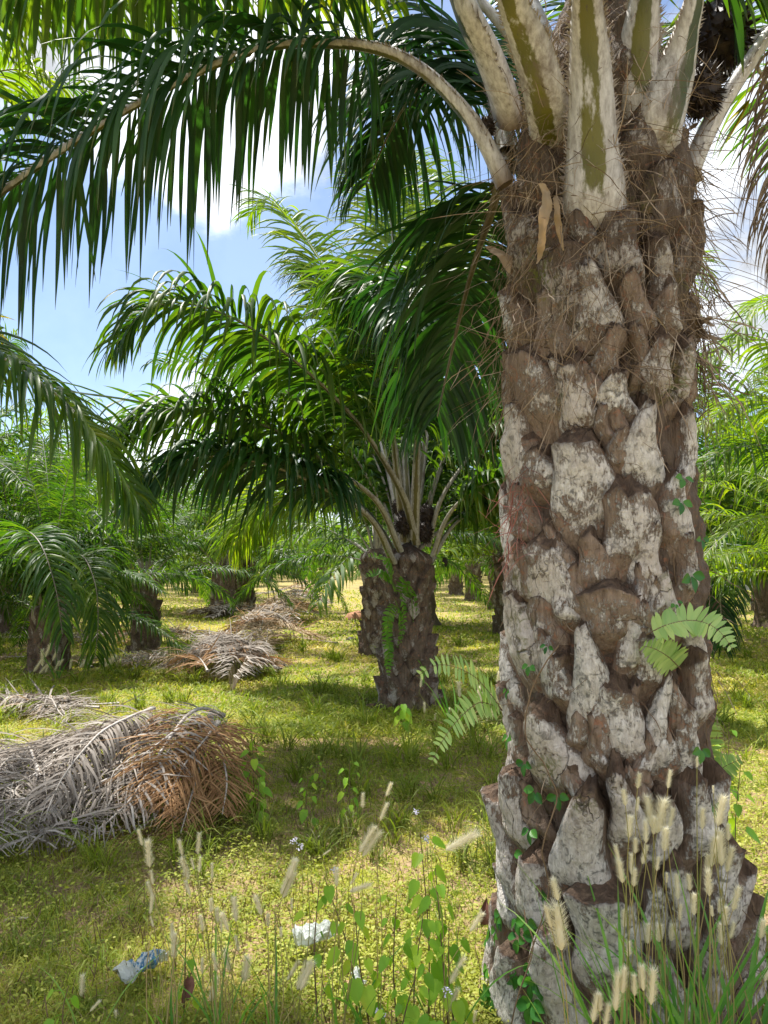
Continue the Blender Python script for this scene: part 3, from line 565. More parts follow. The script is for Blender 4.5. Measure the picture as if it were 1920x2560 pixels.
hf([(1405, 330, 2.72), (1425, 260, 2.62), (1460, 150, 2.62), (1490, 40, 2.55), (1515, -60, 2.5), (1580, -300, 2.4), (1720, -560, 2.2)], s0=.5, a0=.10, a1=.03, wbase=([0, .1, .25, .4], [.11, .10, .085, .035]), thick=.7, lm='leaf')
hf([(1478, 400, 2.86), (1515, 310, 2.84), (1560, 225, 2.82), (1615, 140, 2.8), (1670, 65, 2.8), (1800, -60, 2.8), (2000, -180, 2.8), (2300, -200, 2.8)], s0=.5, a0=.06, a1=.03, wbase=([0, .1, .35], [.065, .045, .032]), thick=.7, lm='leaf')
# lower old fronds behind the trunk, hanging to the left over the middle palm
hf([(1100, 330, 3.1), (1040, 120, 3.5), (985, 60, 3.9), (920, 75, 4.2), (860, 140, 4.4), (800, 250, 4.6)], a0=.05, a1=.022, Lmax=.85, droop=1.1, s0=.22, n=100, pm='petiole', label='dark frond arching behind the trunk to the left')
hf([(1100, 360, 3.1), (1050, 190, 3.5), (960, 150, 3.8), (905, 190, 4.1), (850, 270, 4.3), (790, 400, 4.4)], a0=.05, a1=.022, Lmax=.9, droop=1.1, s0=.22, n=100, pm='petiole')
hf([(1095, 360, 3.12), (1078, 400, 3.35), (1060, 465, 3.6), (1037, 530, 3.85), (1010, 620, 4.1), (985, 720, 4.3), (960, 830, 4.4), (945, 900, 4.45)], a0=.045, a1=.025, Lmax=.95, droop=1.0, s0=.12, n=120, pm='petiole_dark', lift=.4, liftsd=.45, label='old frond drooping in front of the middle palm')
# fronds behind the trunk and over the camera, seen partly or casting shade
for az, p0, p1, ln in [(20, 70, 5, 4.6), (75, 62, -10, 4.6), (118, 72, 0, 4.5), (150, 60, -20, 4.5), (48, 50, -40, 4.4)]:
    q = arc(p0, p1, ln, rh, r0=.15); a = math.radians(az); c = np.array([axis_x(3.6), HY, 3.55])
    P = np.stack([c[0]+q[:, 0]*math.cos(a), c[1]+q[:, 0]*math.sin(a), c[2]+q[:, 2]], 1)
    frond(hero, P, rh, n=70, K=6, Lmax=.8, Wd=.042, droop=.4, M_=44, lm='leaf', pm='petiole', a0=.06, a1=.025)
# dead hanging frond at the right edge
P = np.array([D(*p) for p in [(1560, 170, 3.15), (1640, 70, 3.3), (1690, 60, 3.4), (1700, 160, 3.5), (1690, 300, 3.5), (1688, 440, 3.5), (1690, 560, 3.45)]])
frond(hero, P, rh, n=130, K=7, Lmax=.5, Wd=.012, droop=1.6, s0=.3, lm='fibre', pm='petiole_dark', a0=.03, a1=.015, lift=.0, liftsd=.5, fwd=.5, missing=.2, label='dead brown frond hanging at the right edge')
# yellow leaflets there
yp = np.array([D(1620, 215, 3.1)]*5)-HL
link('leaflets', np_mesh('leaflets', [(*ribbons(yp, np.array([[-.9, 0, -1.1], [-.8, .1, -1.2], [-1, .1, -.9], [-.7, .0, -1.3], [-.95, 0, -1.15]])+0., np.tile([0.3, 1., 0], (5, 1)), np.array([.22, .2, .16, .25, .24]), .03, 6, .1, rh), 0)], [M['leaf_yellow']]), hero)['label'] = 'yellow leaflets below the right frond'
# dark fruit bunches wedged between the fronds
def spiky(c, r, n=260, seed=0, up=1.25):
    rg = np.random.default_rng(seed); d = nrmz(rg.normal(0, 1, (n, 3)))
    nu, nv = 16, 12; a = np.arange(nu)/nu*2*PI; b = np.linspace(0, PI, nv); A, B = np.meshgrid(a, b)
    sp = np.stack([np.sin(B)*np.cos(A), np.sin(B)*np.sin(A), np.cos(B)*up], -1); sp = sp*(1+fract(sp, 3, .25, seed))[..., None]*r*.9+c
    i = np.arange(nv-1)[:, None]*nu; j = np.arange(nu)[None]; j2 = (j+1) % nu
    F = np.stack([i+j, i+j2, i+nu+j2, i+nu+j], -1).reshape(-1, 4)
    p = c+d*np.array([1, 1, up])*r*.85; s = nrmz(np.cross(d, rg.normal(0, 1, (n, 3)))); m = np.cross(d, s); w = r*.085
    tip = c+d*np.array([1, 1, up])*r*rg.uniform(1.05, 1.35, (n, 1))
    V = np.stack([p+s*w, p-s*w*.5+m*w*.8, p-s*w*.5-m*w*.8, tip], 1).reshape(-1, 3); q = np.arange(n)[:, None]*4
    F2 = np.concatenate([q+[0, 1, 3], q+[1, 2, 3], q+[2, 0, 3]])
    return [(sp.reshape(-1, 3), F, 0., 0), (V, F2, 0., 0)]
for (x, y, Y, r) in [(1050, 275, 2.78, .035), (1512, 195, 2.78, .085), (1560, 75, 2.95, .12)]:
    link('fruit_bunch', np_mesh('fruit_bunch', spiky(D(x, y, Y)-HL, r, seed=int(x)), [M['bunch']], smooth=False), hero)
# torn fibre sheath flaps
def flap(pts, w, mat='dead_straw', seed=0):
    rg = np.random.default_rng(seed); P = spline(np.array([D(*p) for p in pts])-HL, 22); t, b, n = frames(P); W_ = w*np.interp(np.linspace(0, 1, 22), [0, .3, .8, 1], [.5, 1, .6, .15])
    u = np.linspace(-1, 1, 7); V = P[:, None]+np.array([1, 0, 0])*(W_[:, None]*u)[..., None]-np.array([0, 1, 0])*(W_[:, None]*.5*(1-np.abs(u))**.6)[..., None]
    V = V+fract(V, 16, .03)[..., None]*np.array([.6, 1, .2]); i = (np.arange(21)[:, None]*7+np.arange(6)[None]).ravel()
    return (V.reshape(-1, 3), np.stack([i, i+1, i+8, i+7], 1), rg.uniform(.3, .9), 0)
for f_ in [flap([(1175, 400, 2.5), (1180, 440, 2.47), (1170, 520, 2.5), (1160, 570, 2.55)], .022, seed=1), flap([(1200, 425, 2.5), (1205, 450, 2.46), (1208, 500, 2.5), (1215, 540, 2.54)], .012, seed=2),
     flap([(1060, 535, 2.85), (1075, 545, 2.8), (1095, 560, 2.75), (1100, 590, 2.72)], .03, seed=3), flap([(1480, 420, 2.8), (1500, 450, 2.8), (1498, 480, 2.8)], .03, seed=4), flap([(1490, 360, 2.8), (1512, 385, 2.8), (1495, 400, 2.8)], .02, seed=5)]:
    link('sheath', np_mesh('sheath', [f_], [M['dead_straw']]), hero)
# ------------------------------------------------------------------ the middle palm
cp = G(1018*.8641, 1780*.8641) if False else G(880, 1535)
mid = empty('oil_palm', (cp[0], cp[1], 0)); tag(mid, 'oil palm in the middle with fronds fanning from its crown and ferns on its trunk', 'palm tree', 'oil palms of the plantation')
CY = cp[1]; CH = D(885, 1195, CY)[2]
link('trunk', trunk_mesh(CH, .26, 2, 240, 260, .15, 8), mid)
rm = np.random.default_rng(33); Y0 = CY
def mf(pts, **k):
    P = np.array([D(x, y, Y0+dy) for x, y, dy in pts]); kw = dict(n=150, K=8, Lmax=1.08, Wd=.056, droop=.95, M_=60, sides=8, lm='leaf', pm='petiole', a0=.055, a1=.03, s0=.33, spine=60, lift=.4, liftsd=.4)
    kw.update(k); return frond(mid, P, rm, **kw)
mf([(900, 1175, -.2), (870, 1070, -.5), (800, 950, -1.0), (730, 865, -1.4), (620, 765, -1.8), (510, 690, -2.1), (400, 655, -2.3), (320, 668, -2.4), (262, 735, -2.5)], a0=.06)
mf([(865, 1190, -.2), (815, 1085, -.5), (720, 1010, -.8), (620, 940, -1.1), (500, 895, -1.3), (400, 882, -1.5), (310, 900, -1.6), (240, 960, -1.6)])
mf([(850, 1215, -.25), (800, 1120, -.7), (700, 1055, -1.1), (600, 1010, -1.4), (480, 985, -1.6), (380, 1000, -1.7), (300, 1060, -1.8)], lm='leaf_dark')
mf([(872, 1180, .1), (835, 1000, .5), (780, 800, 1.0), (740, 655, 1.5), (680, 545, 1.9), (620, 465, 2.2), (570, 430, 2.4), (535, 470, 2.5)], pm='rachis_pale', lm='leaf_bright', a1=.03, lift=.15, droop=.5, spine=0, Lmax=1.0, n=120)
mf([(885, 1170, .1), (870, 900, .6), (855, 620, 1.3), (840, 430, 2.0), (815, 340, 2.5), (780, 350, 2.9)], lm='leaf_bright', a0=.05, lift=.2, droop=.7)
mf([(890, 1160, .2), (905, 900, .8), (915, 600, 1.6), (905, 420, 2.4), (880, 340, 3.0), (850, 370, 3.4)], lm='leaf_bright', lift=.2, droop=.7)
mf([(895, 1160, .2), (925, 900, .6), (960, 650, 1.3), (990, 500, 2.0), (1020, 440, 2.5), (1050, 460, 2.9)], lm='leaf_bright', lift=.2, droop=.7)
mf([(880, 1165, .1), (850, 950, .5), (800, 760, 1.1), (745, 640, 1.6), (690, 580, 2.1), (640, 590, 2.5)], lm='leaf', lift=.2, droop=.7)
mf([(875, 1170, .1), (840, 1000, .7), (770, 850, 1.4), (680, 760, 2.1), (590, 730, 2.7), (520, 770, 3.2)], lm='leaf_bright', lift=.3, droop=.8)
mf([(875, 1170, -.1), (850, 950, -.5), (830, 750, -.9), (820, 640, -1.3), (800, 600, -1.7), (770, 640, -2.0)], droop=1.1)
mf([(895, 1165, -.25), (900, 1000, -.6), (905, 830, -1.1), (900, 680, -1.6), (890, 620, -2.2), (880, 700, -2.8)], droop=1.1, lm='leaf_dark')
mf([(915, 1165, .1), (935, 1060, .2), (980, 950, .4), (1040, 860, .6), (1110, 800, .8), (1200, 780, 1.0)], lm='leaf')
mf([(925, 1180, -.1), (950, 1085, -.2), (1000, 1005, -.2), (1060, 940, -.1), (1150, 880, 0), (1250, 860, .1), (1330, 900, .2)])
mf([(935, 1200, -.2), (965, 1120, -.4), (1010, 1070, -.5), (1080, 1035, -.6), (1180, 1010, -.6), (1270, 1030, -.5)])
mf([(930, 1215, .1), (975, 1140, .2), (1030, 1100, .3), (1120, 1060, .4), (1230, 1060, .6)], s0=.3)
mf([(855, 1210, 0), (820, 1140, .3), (760, 1080, .8), (660, 1070, 1.4), (560, 1110, 1.8), (500, 1180, 2.0)], lm='leaf_bright')
for j in range(12):
    fa, fb = fmesh('near', int(rm.integers(2, 10)), 'leaf'); o = link('frond', fa, mid); o.location = (0, .1, CH); o.rotation_euler = (0, 0, math.radians(5+j*15)); s_ = .95; o.scale = (s_, s_, s_)
    link('leaflets', fb, o)
for (x, y, dy, r) in [(862, 1095, -.1, .075), (872, 1130, -.25, .10), (922, 1110, -.15, .085), (918, 1150, -.2, .09), (960, 1215, 0, .04)]:
    link('fruit_bunch', np_mesh('fruit_bunch', spiky(D(x, y, Y0+dy)-np.array(mid.location), r, 200, int(x), 1.4), [M['bunch']], smooth=False), mid)
# ------------------------------------------------------------------ other palms in view
gp = lambda x, y: G(x, y)[:2]
x, y = gp(813, 1413); palm(x, y, 1.85, .25, 'oil palm standing just behind the middle palm, half hidden by it', 'near', 26, seed=3, lm='leaf', clear=1.2, scale=.8)
x, y = gp(103, 1452); lp = palm(x, y, .95, .22, 'low oil palm on the left whose dark fronds hang over its trunk', 'near', 24, seed=1, lm='leaf', clear=.5, scale=.62)
rlp = np.random.default_rng(61)
for pts in [[(100, 1330, 11.0), (130, 1230, 10.7), (175, 1200, 10.3), (205, 1260, 10.0), (212, 1340, 9.9), (205, 1420, 9.9)], [(95, 1330, 10.9), (70, 1200, 10.3), (60, 1150, 9.7), (90, 1180, 9.2), (120, 1270, 9.0), (135, 1370, 8.95)],
            [(100, 1330, 11.0), (40, 1240, 10.7), (-10, 1240, 10.5), (-40, 1330, 10.4)], [(100, 1330, 11), (150, 1190, 11.2), (210, 1150, 11.3), (250, 1210, 11.4), (262, 1300, 11.4)]]:
    frond(lp, np.array([D(*p) for p in pts]), rlp, n=90, K=7, Lmax=.85, Wd=.05, droop=.8, M_=44, lm='leaf', pm='petiole_dark', a0=.045, a1=.016, s0=.12, lift=.55)
x, y = gp(313, 1408); palm(x, y, 1.3, .19, 'short oil palm left of the nearest frond row, its trunk flared at the foot', 'near', 26, seed=2, clear=1.3, scale=.62)
x, y = gp(25, 1368); palm(x, y, 1.3, .26, 'oil palm at the far left edge beyond the low dark palm', 'mid', 32, clear=.7, scale=1.0, seed=4)
x, y = gp(528, 1320); palm(x, y, 1.7, .3, 'oil palm left of the far frond row, right one of two side by side', 'mid', 32, clear=.7, scale=1.0, seed=5)
x, y = gp(478, 1332); palm(x, y, 1.5, .3, 'oil palm left of the far frond row, left one of two side by side', 'mid', 32, clear=.7, scale=1.0, seed=6)
x, y = gp(1075, 1314); palm(x, y, 1.8, .3, 'oil palm seen just left of the big trunk, nearest of the three there', 'mid', 32, clear=.7, scale=1.0, seed=7)
x, y = gp(1022, 1298); palm(x, y, 1.6, .3, 'oil palm seen left of the big trunk, middle one of the three there', 'mid', 32, clear=.7, scale=1.0, seed=8)
x, y = gp(985, 1285); palm(x, y, 1.6, .3, 'oil palm seen left of the big trunk, farthest of the three there', 'mid', 32, clear=.7, scale=1.0, seed=9)
x, y = gp(1535, 1395); rp3 = palm(x, y, 1.5, .28, 'oil palm right behind the big trunk with an old frond drooping to the grass', 'near', 30, seed=10)
x, y = gp(1648, 1322); palm(x, y, 1.7, .3, 'oil palm at the right edge beside the pale wall', 'mid', 28, seed=11)
rp = palm(5.9, 9.6, 1.6, .28, 'oil palm just outside the right edge with bright arching fronds reaching in', 'near', 30, seed=12, lm='leaf_bright', scale=.72)
rp2 = palm(2.9, 17.5, 1.9, .28, 'oil palm hidden behind the big trunk with its crown showing on both sides', 'mid', 30, seed=15)
palm(-1.0, 19.5, 1.9, .28, 'oil palm right of the frond row beyond the middle palm', 'mid', 30, seed=16) if False else None
rr_ = np.random.default_rng(17)
def rfr(o, pts, **k):
    kw = dict(n=100, K=7, Lmax=.9, Wd=.048, droop=.9, M_=44, lm='leaf_bright', pm='petiole', a0=.05, a1=.02, s0=.12, lift=.4); kw.update(k)
    frond(o, np.array([D(*p) for p in pts]), rr_, **kw)
rfr(rp, [(2050, 1150, 9.6), (1900, 850, 9.3), (1780, 690, 9), (1700, 640, 8.8), (1630, 665, 8.6), (1595, 725, 8.5)], droop=.7)
rfr(rp, [(2050, 1150, 9.6), (1850, 900, 9.2), (1700, 760, 8.9), (1600, 735, 8.6), (1520, 790, 8.4)])
rfr(rp, [(2050, 1160, 9.6), (1850, 960, 9.2), (1700, 880, 8.9), (1600, 870, 8.7), (1500, 930, 8.4)])
rfr(rp, [(2050, 1170, 9.6), (1850, 1030, 9.3), (1700, 970, 9.0), (1600, 965, 8.8), (1510, 1010, 8.6), (1470, 1080, 8.5)], lm='leaf')
rfr(rp2, [(1420, 1200, 17), (1425, 900, 16), (1450, 680, 15.5), (1485, 560, 15), (1515, 560, 14.8), (1535, 630, 14.6)], Lmax=1.0, droop=.6)
rfr(rp3, [(1520, 1290, 13.9), (1532, 1200, 13.2), (1545, 1165, 12.6), (1552, 1240, 12.2), (1558, 1330, 12.0), (1562, 1400, 12.0)], lm='leaf_dark', n=90)
palm(-8.6, 13.6, 2.1, .28, 'full-crowned oil palm at the left edge behind the low dark palm', 'near', 34, seed=21)
palm(-10.8, 18.5, 2.2, .28, 'oil palm at the left edge whose tall crown rises behind the others', 'mid', 32, seed=22, scale=1.1)
# tall palm just outside the left edge with fronds reaching in
LX, LY = -4.6, 5.2
lft = palm(LX, LY, 2.6, .3, 'tall oil palm just outside the left edge, its fronds reaching in above the near pile', 'near', 16, seed=14, skip=lambda az, ti: (az < 2.1 or az > 4.2) and ti > 1)
rl = np.random.default_rng(8)
def lfr(pts, **k):
    kw = dict(n=95, K=8, Lmax=.8, Wd=.042, droop=1.0, M_=50, lm='leaf_dark', pm='petiole', a0=.05, a1=.018, s0=.12); kw.update(k)
    frond(lft, np.array([D(*p) for p in pts]), rl, **kw)
lfr([(-420, 560, 5.2), (-250, 640, 5.1), (-100, 700, 5.0), (0, 768, 4.9), (120, 850, 4.85), (200, 935, 4.8), (250, 1010, 4.8), (285, 1065, 4.8), (298, 1110, 4.8)], lm='leaf', lift=.3, droop=.9, Lmax=.88, n=140, Wd=.044)
lfr([(-420, 520, 5.3), (-200, 420, 5.5), (-60, 330, 5.8), (60, 230, 6.0), (140, 190, 6.2), (200, 200, 6.3)], lm='leaf', droop=.9)
lfr([(-420, 520, 5.2), (-200, 330, 5.2), (-60, 190, 5.2), (20, 150, 5.2), (110, 170, 5.2)], lm='leaf_bright', droop=.9)
lfr([(-420, 480, 5.0), (-250, 100, 4.6), (0, -90, 4.3), (200, -60, 4.2), (350, 5, 4.2), (420, 40, 4.2), (490, 90, 4.2)], lm='leaf', droop=.6, n=90)
lfr([(-300, 700, 5.3), (-150, 640, 5.6), (-60, 670, 5.8), (5, 735, 6.0)], lm='leaf_yellow', n=40, Lmax=.4)
# a tall palm whose old leaflets hang into the top of the picture
lfr([(-420, 480, 5.0), (-350, -50, 4.4), (-150, -180, 3.9), (100, -150, 3.6), (300, -110, 3.5), (520, -60, 3.4), (700, -30, 3.4), (860, -20, 3.4)], lm='leaf_bright', droop=1.5, n=130, Lmax=.66, s0=.25)
lfr([(-420, 480, 5.0), (-330, 60, 4.8), (-150, -30, 4.6), (20, -20, 4.4), (180, -10, 4.3), (330, 0, 4.2)], lm='leaf_bright', droop=1.5, n=110, Lmax=.7, s0=.2)
# far palms: one mesh each, four kinds
def far_mesh(seed):
    rg = np.random.default_rng(seed); parts = []; h = 1.9
    for i in range(30):
        ti = min(6, int((i/30)**.85*7)); p0, p1, ln = TYPES[ti]; az = i*2.39996+seed
        P = arc(p0, p1, ln*1.08, rg, n=9); a, b = frond_geo(P, rg, n=34, K=4, fold=0, Wd=.11, M_=10, sides=3, Lmax=.95, droop=.85, lift=.2, s0=.15, twist=rg.uniform(-.6, .6), a0=.05, a1=.02)
        c, s = math.cos(az), math.sin(az); R = np.array([[c, s, 0], [-s, c, 0], [0, 0, 1]])
        for (V, F, T, m) in a: parts.append((V@R+[0, 0, h], F, T, 1))
        for (V, F, T, m) in b: parts.append((V@R+[0, 0, h], F, T, 2))
    nt_, nz_ = 14, 12; Tt, Z = np.meshgrid(np.arange(nt_)/nt_*2*PI, np.linspace(-.1, h+.2, nz_)); R_ = .33+.05*rg.normal(0, .7, Tt.shape)+.12*np.exp(-Z/.2)
    V = np.stack([np.cos(Tt)*R_, np.sin(Tt)*R_, Z], -1).reshape(-1, 3); i = np.arange(nz_-1)[:, None]*nt_; j = np.arange(nt_)[None]; j2 = (j+1) % nt_
    parts.append((V, np.stack([i+j, i+j2, i+nt_+j2, i+nt_+j], -1).reshape(-1, 4), np.tile([.4, .1, .3, 1], (len(V), 1)), 0))
    return np_mesh('oil_palm', parts, [M['boot_small'], M['petiole_dark'], M['leaf_far']])
FARM = [far_mesh(s) for s in range(4)]
rf = random.Random(4); cnt = 0
fixed = [gp(*p) for p in [(813, 1413), (103, 1452), (313, 1408), (25, 1368), (528, 1320), (478, 1332), (1075, 1314), (1022, 1298), (985, 1285), (1535, 1395), (1648, 1322)]]
for r_ in range(16):
    yy = 19+r_*7.2
    for c_ in range(-14, 15):
        xx = (c_+.5*(r_ % 2))*8.0+1.5+rf.uniform(-.6, .6); y2 = yy+rf.uniform(-.8, .8)
        if abs(xx) > .55*y2+5: continue
        if -5-.04*y2 < xx < -1.2 and y2 < 70: continue
        if any((xx-f[0])**2+(y2-f[1])**2 < 16 for f in fixed): continue
        if xx > 7 and 0.40 < xx/y2 < .475 and y2 < 44: continue
        o = tag(link('oil_palm', FARM[rf.randrange(4)]), 'small distant oil palm in the green wall of palms at the back', 'palm tree', 'distant oil palms at the back')
        o.location = (xx, y2, 0); o.rotation_euler = (0, 0, rf.uniform(0, 6.28)); s_ = rf.uniform(.95, 1.25); o.scale = (s_, s_, s_); cnt += 1
# pale wall far right
def box(x0, x1, y0, y1, z0, z1):
    V = np.array([[x, y, z] for z in (z0, z1) for y in (y0, y1) for x in (x0, x1)]); F = np.array([[0, 2, 3, 1], [4, 5, 7, 6], [0, 1, 5, 4], [2, 6, 7, 3], [0, 4, 6, 2], [1, 3, 7, 5]])
    return V, F
wl = empty('low_wall', (19.5, 45, 0)); tag(wl, 'low pale wall with grey bands, far off in the gap at the right', 'wall')
V, F = box(-3, 5, 0, .25, 0, 1.5); link('wall_face', np_mesh('wall_face', [(V, F, 0., 0)], [M['wall']], False), wl)
ps = [(*box(-3.03, 5.03, -.04, .29, z, z+.14), 0., 0) for z in (.45, 1.05, 1.5)]; link('band', np_mesh('band', ps, [M['slab']], False), wl)
# ------------------------------------------------------------------ dead frond rows
rd = np.random.default_rng(77)
def mound_h(ms):
    def f(x, y): 
        z = gz(x, y)
        for cx, cy, ax, ay, h in ms: z = z+h*np.exp(-((x-cx)/ax)**2-((y-cy)/ay)**2)
        return z
    return f
def dead(P, hf_, mat, pm, label, group, n=60, Lmax=.6, Wd=.014, K=6, layer=.0, a0=.03, a1=.012, droop=.5, s0=.12, M_=40, lift=.1, liftsd=.4, name='dead_frond', fold=.15, fwd=.6):
    P = np.asarray(P, float); base = np.array([P[:, 0].mean(), P[:, 1].mean(), 0])
    root = empty(name, base); tag(root, label, 'dead frond', group); lay = layer
    cl = lambda p: hf_(p[:, 0]+base[0], p[:, 1]+base[1])+lay+rd.uniform(0, .07, len(p))
    a, b = frond_geo(P-base, rd, n=n, K=K, Lmax=Lmax, Wd=Wd, droop=droop, s0=s0, M_=M_, lift=lift, liftsd=liftsd, a0=a0, a1=a1, clampf=cl, sides=5, fold=fold, fwd=fwd, tip=.5, baseL=.6, kink=.5, droopsd=.7, missing=.12)
    link('rachis', np_mesh('rachis', a, [M[pm]]), root); link('leaflets', np_mesh('leaflets', b, [M[mat]]), root)
    return root
def on_mound(hf_, x, y, ang, ln, up=.05, curve=.3, n=10):
    s = np.linspace(-.5, .5, n); a = ang+curve*s; px = x+np.cumsum(np.cos(a))*ln/n-np.cos(ang)*ln/2; py = y+np.cumsum(np.sin(a))*ln/n-np.sin(ang)*ln/2
    return np.stack([px, py, hf_(px, py)+up], 1)
H1 = mound_h([(-2.1, 5.3, .5, .5, .26), (-1.45, 5.25, .42, .45, .36), (-3.0, 4.8, .8, .55, .07)])
g1 = 'grey dead fronds of the nearest pile'
for i in range(34):
    x = rd.uniform(-3.6, -1.7); y = rd.uniform(4.5, 5.55)
    dead(on_mound(H1, x, y, rd.normal(3.6, 1.1), rd.uniform(1.3, 2.2), .02+.004*i, curve=rd.uniform(-1, 1)), H1, 'dead_grey', 'rachis_dead', 'grey dried palm frond matted into the pile nearest the camera', g1, layer=.003*i, n=75, Lmax=.55, Wd=.013)
P = [D(*p) for p in [(330, 1530, 5.5), (290, 1545, 5.2), (225, 1577, 4.95), (179, 1622, 4.75), (137, 1677, 4.55), (112, 1727, 4.4), (95, 1775, 4.25)]]
dead(P, H1, 'dead_grey', 'rachis_dead', 'silver grey dead frond with a clear curved midrib running down the nearest pile', g1, n=70, Lmax=.42, Wd=.022, layer=.09, a1=.016, droop=1.1)
P = [D(*p) for p in [(480, 1545, 5.7), (440, 1530, 5.5), (405, 1545, 5.3), (380, 1575, 5.1), (330, 1650, 4.8), (270, 1740, 4.5), (160, 1830, 4.2), (60, 1880, 4.05)]]
dead(P, H1, 'dead_grey', 'rachis_dead', 'grey brown dead frond with a bent thick stalk on top of the nearest pile', g1, n=90, Lmax=.5, Wd=.018, layer=.08, a0=.04, a1=.018)
for i, (pts, lab) in enumerate([([(440, 1560, 5.55), (448, 1590, 5.2), (437, 1640, 4.95), (425, 1680, 4.75), (405, 1750, 4.45), (390, 1800, 4.3)], 'rust brown dead frond hanging over the right end of the nearest pile'),
                    ([(455, 1545, 5.6), (465, 1580, 5.3), (480, 1630, 5.0), (490, 1690, 4.75), (480, 1760, 4.5)], 'orange brown dead frond at the rightmost edge of the nearest pile'),
                    ([(420, 1550, 5.5), (385, 1590, 5.1), (350, 1650, 4.8), (330, 1720, 4.6)], 'tan brown dead frond beside the grey ones on the nearest pile'),
                    ([(470, 1560, 5.3), (440, 1600, 5.0), (400, 1650, 4.8), (370, 1710, 4.6), (350, 1770, 4.45)], 'red brown dead frond with long fine leaflets on the nearest pile')]):
    dead([D(*p) for p in pts], H1, 'dead_brown', 'rachis_dead', lab, 'brown dead fronds of the nearest pile', n=95, Lmax=.52, Wd=.012, layer=.09+.015*i, droop=.45, lift=.25, fwd=1.0)
def pile(cx, cy, ax, ay, h, n, lab, grp, mats=('dead_grey', 'dead_straw', 'dead_brown'), w=(.6, .3, .1), ln=(1.4, 2.2), nl=50, Wd=.02, K=5, ang=1.7):
    Hh = mound_h([(cx, cy, ax, ay, h)])
    for i in range(n):
        x = cx+rd.normal(0, ax*.45); y = cy+rd.normal(0, ay*.45)
        mt = mats[int(rd.choice(len(mats), p=w))]
        dead(on_mound(Hh, x, y, rd.normal(ang, .9), rd.uniform(*ln), .02+.006*i), Hh, mt, 'rachis_dead', lab, grp, n=nl, Wd=Wd, layer=.006*i, K=K, Lmax=.6, M_=24)
pile(-2.4, 10.9, .6, 1.0, .44, 16, 'pale dried palm frond in the second pile of the row', 'dead fronds of the second pile', nl=60, Wd=.022, ln=(1.0, 1.6))
P = [D(*p) for p in [(560, 1400, 11.3), (545, 1420, 10.9), (520, 1460, 10.2), (500, 1500, 9.6)]]
dead(P, mound_h([(-2.35, 10.9, .7, 1.0, .42)]), 'dead_grey', 'rachis_dead', 'whitish arched dead frond on the front of the second pile', 'dead fronds of the second pile', Lmax=.7, Wd=.03, layer=.12, n=50)
pile(-2.35, 14.6, .7, 1.5, .5, 16, 'straw coloured dead frond in the third pile of the row', 'dead fronds of the third pile', w=(.2, .6, .2), nl=45, Wd=.03, ln=(1.1, 1.7))
pile(-2.8, 20.0, .8, 2.2, .6, 15, 'dead frond in the fourth pile of the row', 'dead fronds of the fourth pile', w=(.4, .45, .15), ln=(1.1, 1.8), nl=36, Wd=.04, K=4)
pile(-3.3, 28, 1.0, 3.2, .55, 12, 'small pale dead frond far along the row', 'dead fronds far along the row', w=(.4, .5, .1), nl=26, Wd=.07, K=4, ln=(2, 3))
pile(-4.2, 42, 1.2, 7, .6, 12, 'small pale dead frond far along the row', 'dead fronds far along the row', w=(.4, .5, .1), nl=22, Wd=.10, K=3, ln=(2.5, 3.5))
pile(-4.0, 8.15, .85, .30, .13, 9, 'weathered dead frond lying flat on the grass at the left edge', 'dead fronds lying at the left edge', w=(.6, .4, 0), ang=3.14, nl=45)
pile(-3.4, 11.9, 1.6, .4, .12, 9, 'dead frond lying in the grass in front of the short left palm', 'dead fronds in front of the short left palm', w=(.4, .6, 0), ang=3.14, nl=40, Wd=.025)
pile(-4.3, 14.9, 2.2, .5, .22, 12, 'dead frond stacked behind the short left palm', 'dead fronds behind the short left palm', w=(.4, .4, .2), ang=3.14, nl=36, Wd=.03)
pile(-8.6, 12.6, 1.6, .4, .22, 8, 'dead frond lying by the low dark palm at the left edge', 'dead fronds by the low dark palm', w=(.5, .5, 0), ang=3.14, nl=36, Wd=.03)
pile(-4.4, 22, 1.8, .6, .35, 10, 'dead frond in front of the far pair of palms', 'dead fronds in front of the far pair of palms', w=(.7, .3, 0), ang=3.14, nl=30, Wd=.045)
pile(4.3, 12.4, .5, .4, .1, 3, 'dead frond tips lying behind the big trunk on the right', 'dead fronds behind the big trunk', w=(.3, .7, 0), nl=30, ln=(.6, 1))
# ------------------------------------------------------------------ ferns
def fern(parent, P, rng, L=.09, W_=.016, n=24, mat='fern', label=None, rot=0):
    P = spline(np.asarray(P)-np.array(parent.location), 36); t, b, nn = frames(P); b, nn = b*math.cos(rot)+nn*math.sin(rot), nn*math.cos(rot)-b*math.sin(rot); fr = (t, b, nn)
    a, F, T = tube(P, np.linspace(.0022, .0008, 36), None, 4, fr)
    lf = []
    for side in (-1, 1):
        s = np.linspace(.14, .985, n); i = (s*35).astype(int)
        lf.append(ribbons(P[i], b[i]*side+t[i]*.25+nn[i]*.08, t[i], L*np.interp(s, [.14, .3, .7, 1], [.8, 1, .85, .3]), W_*np.interp(s, [.14, .5, 1], [1, 1, .5]), 5, .12, rng, fold=.12, twist=.15,
                          prof=np.array([.75, 1, 1, .95, .7, .1])))
    o = link('fern_frond', np_mesh('fern_frond', [(a, F, .5, 0)], [M['twig']]), parent); link('leaflets', np_mesh('leaflets', [(v, f, tt, 0) for v, f, tt in lf], [M[mat]]), o)
    if label: o['label'] = label
rfe = np.random.default_rng(3)
def fern_plant(base, label, fronds, **k):
    f = empty('fern', base); tag(f, label, 'fern', 'ferns growing on palm trunks')
    for pts in fronds: fern(f, pts, rfe, **k)
DD = lambda L_: [D(*p) for p in L_]
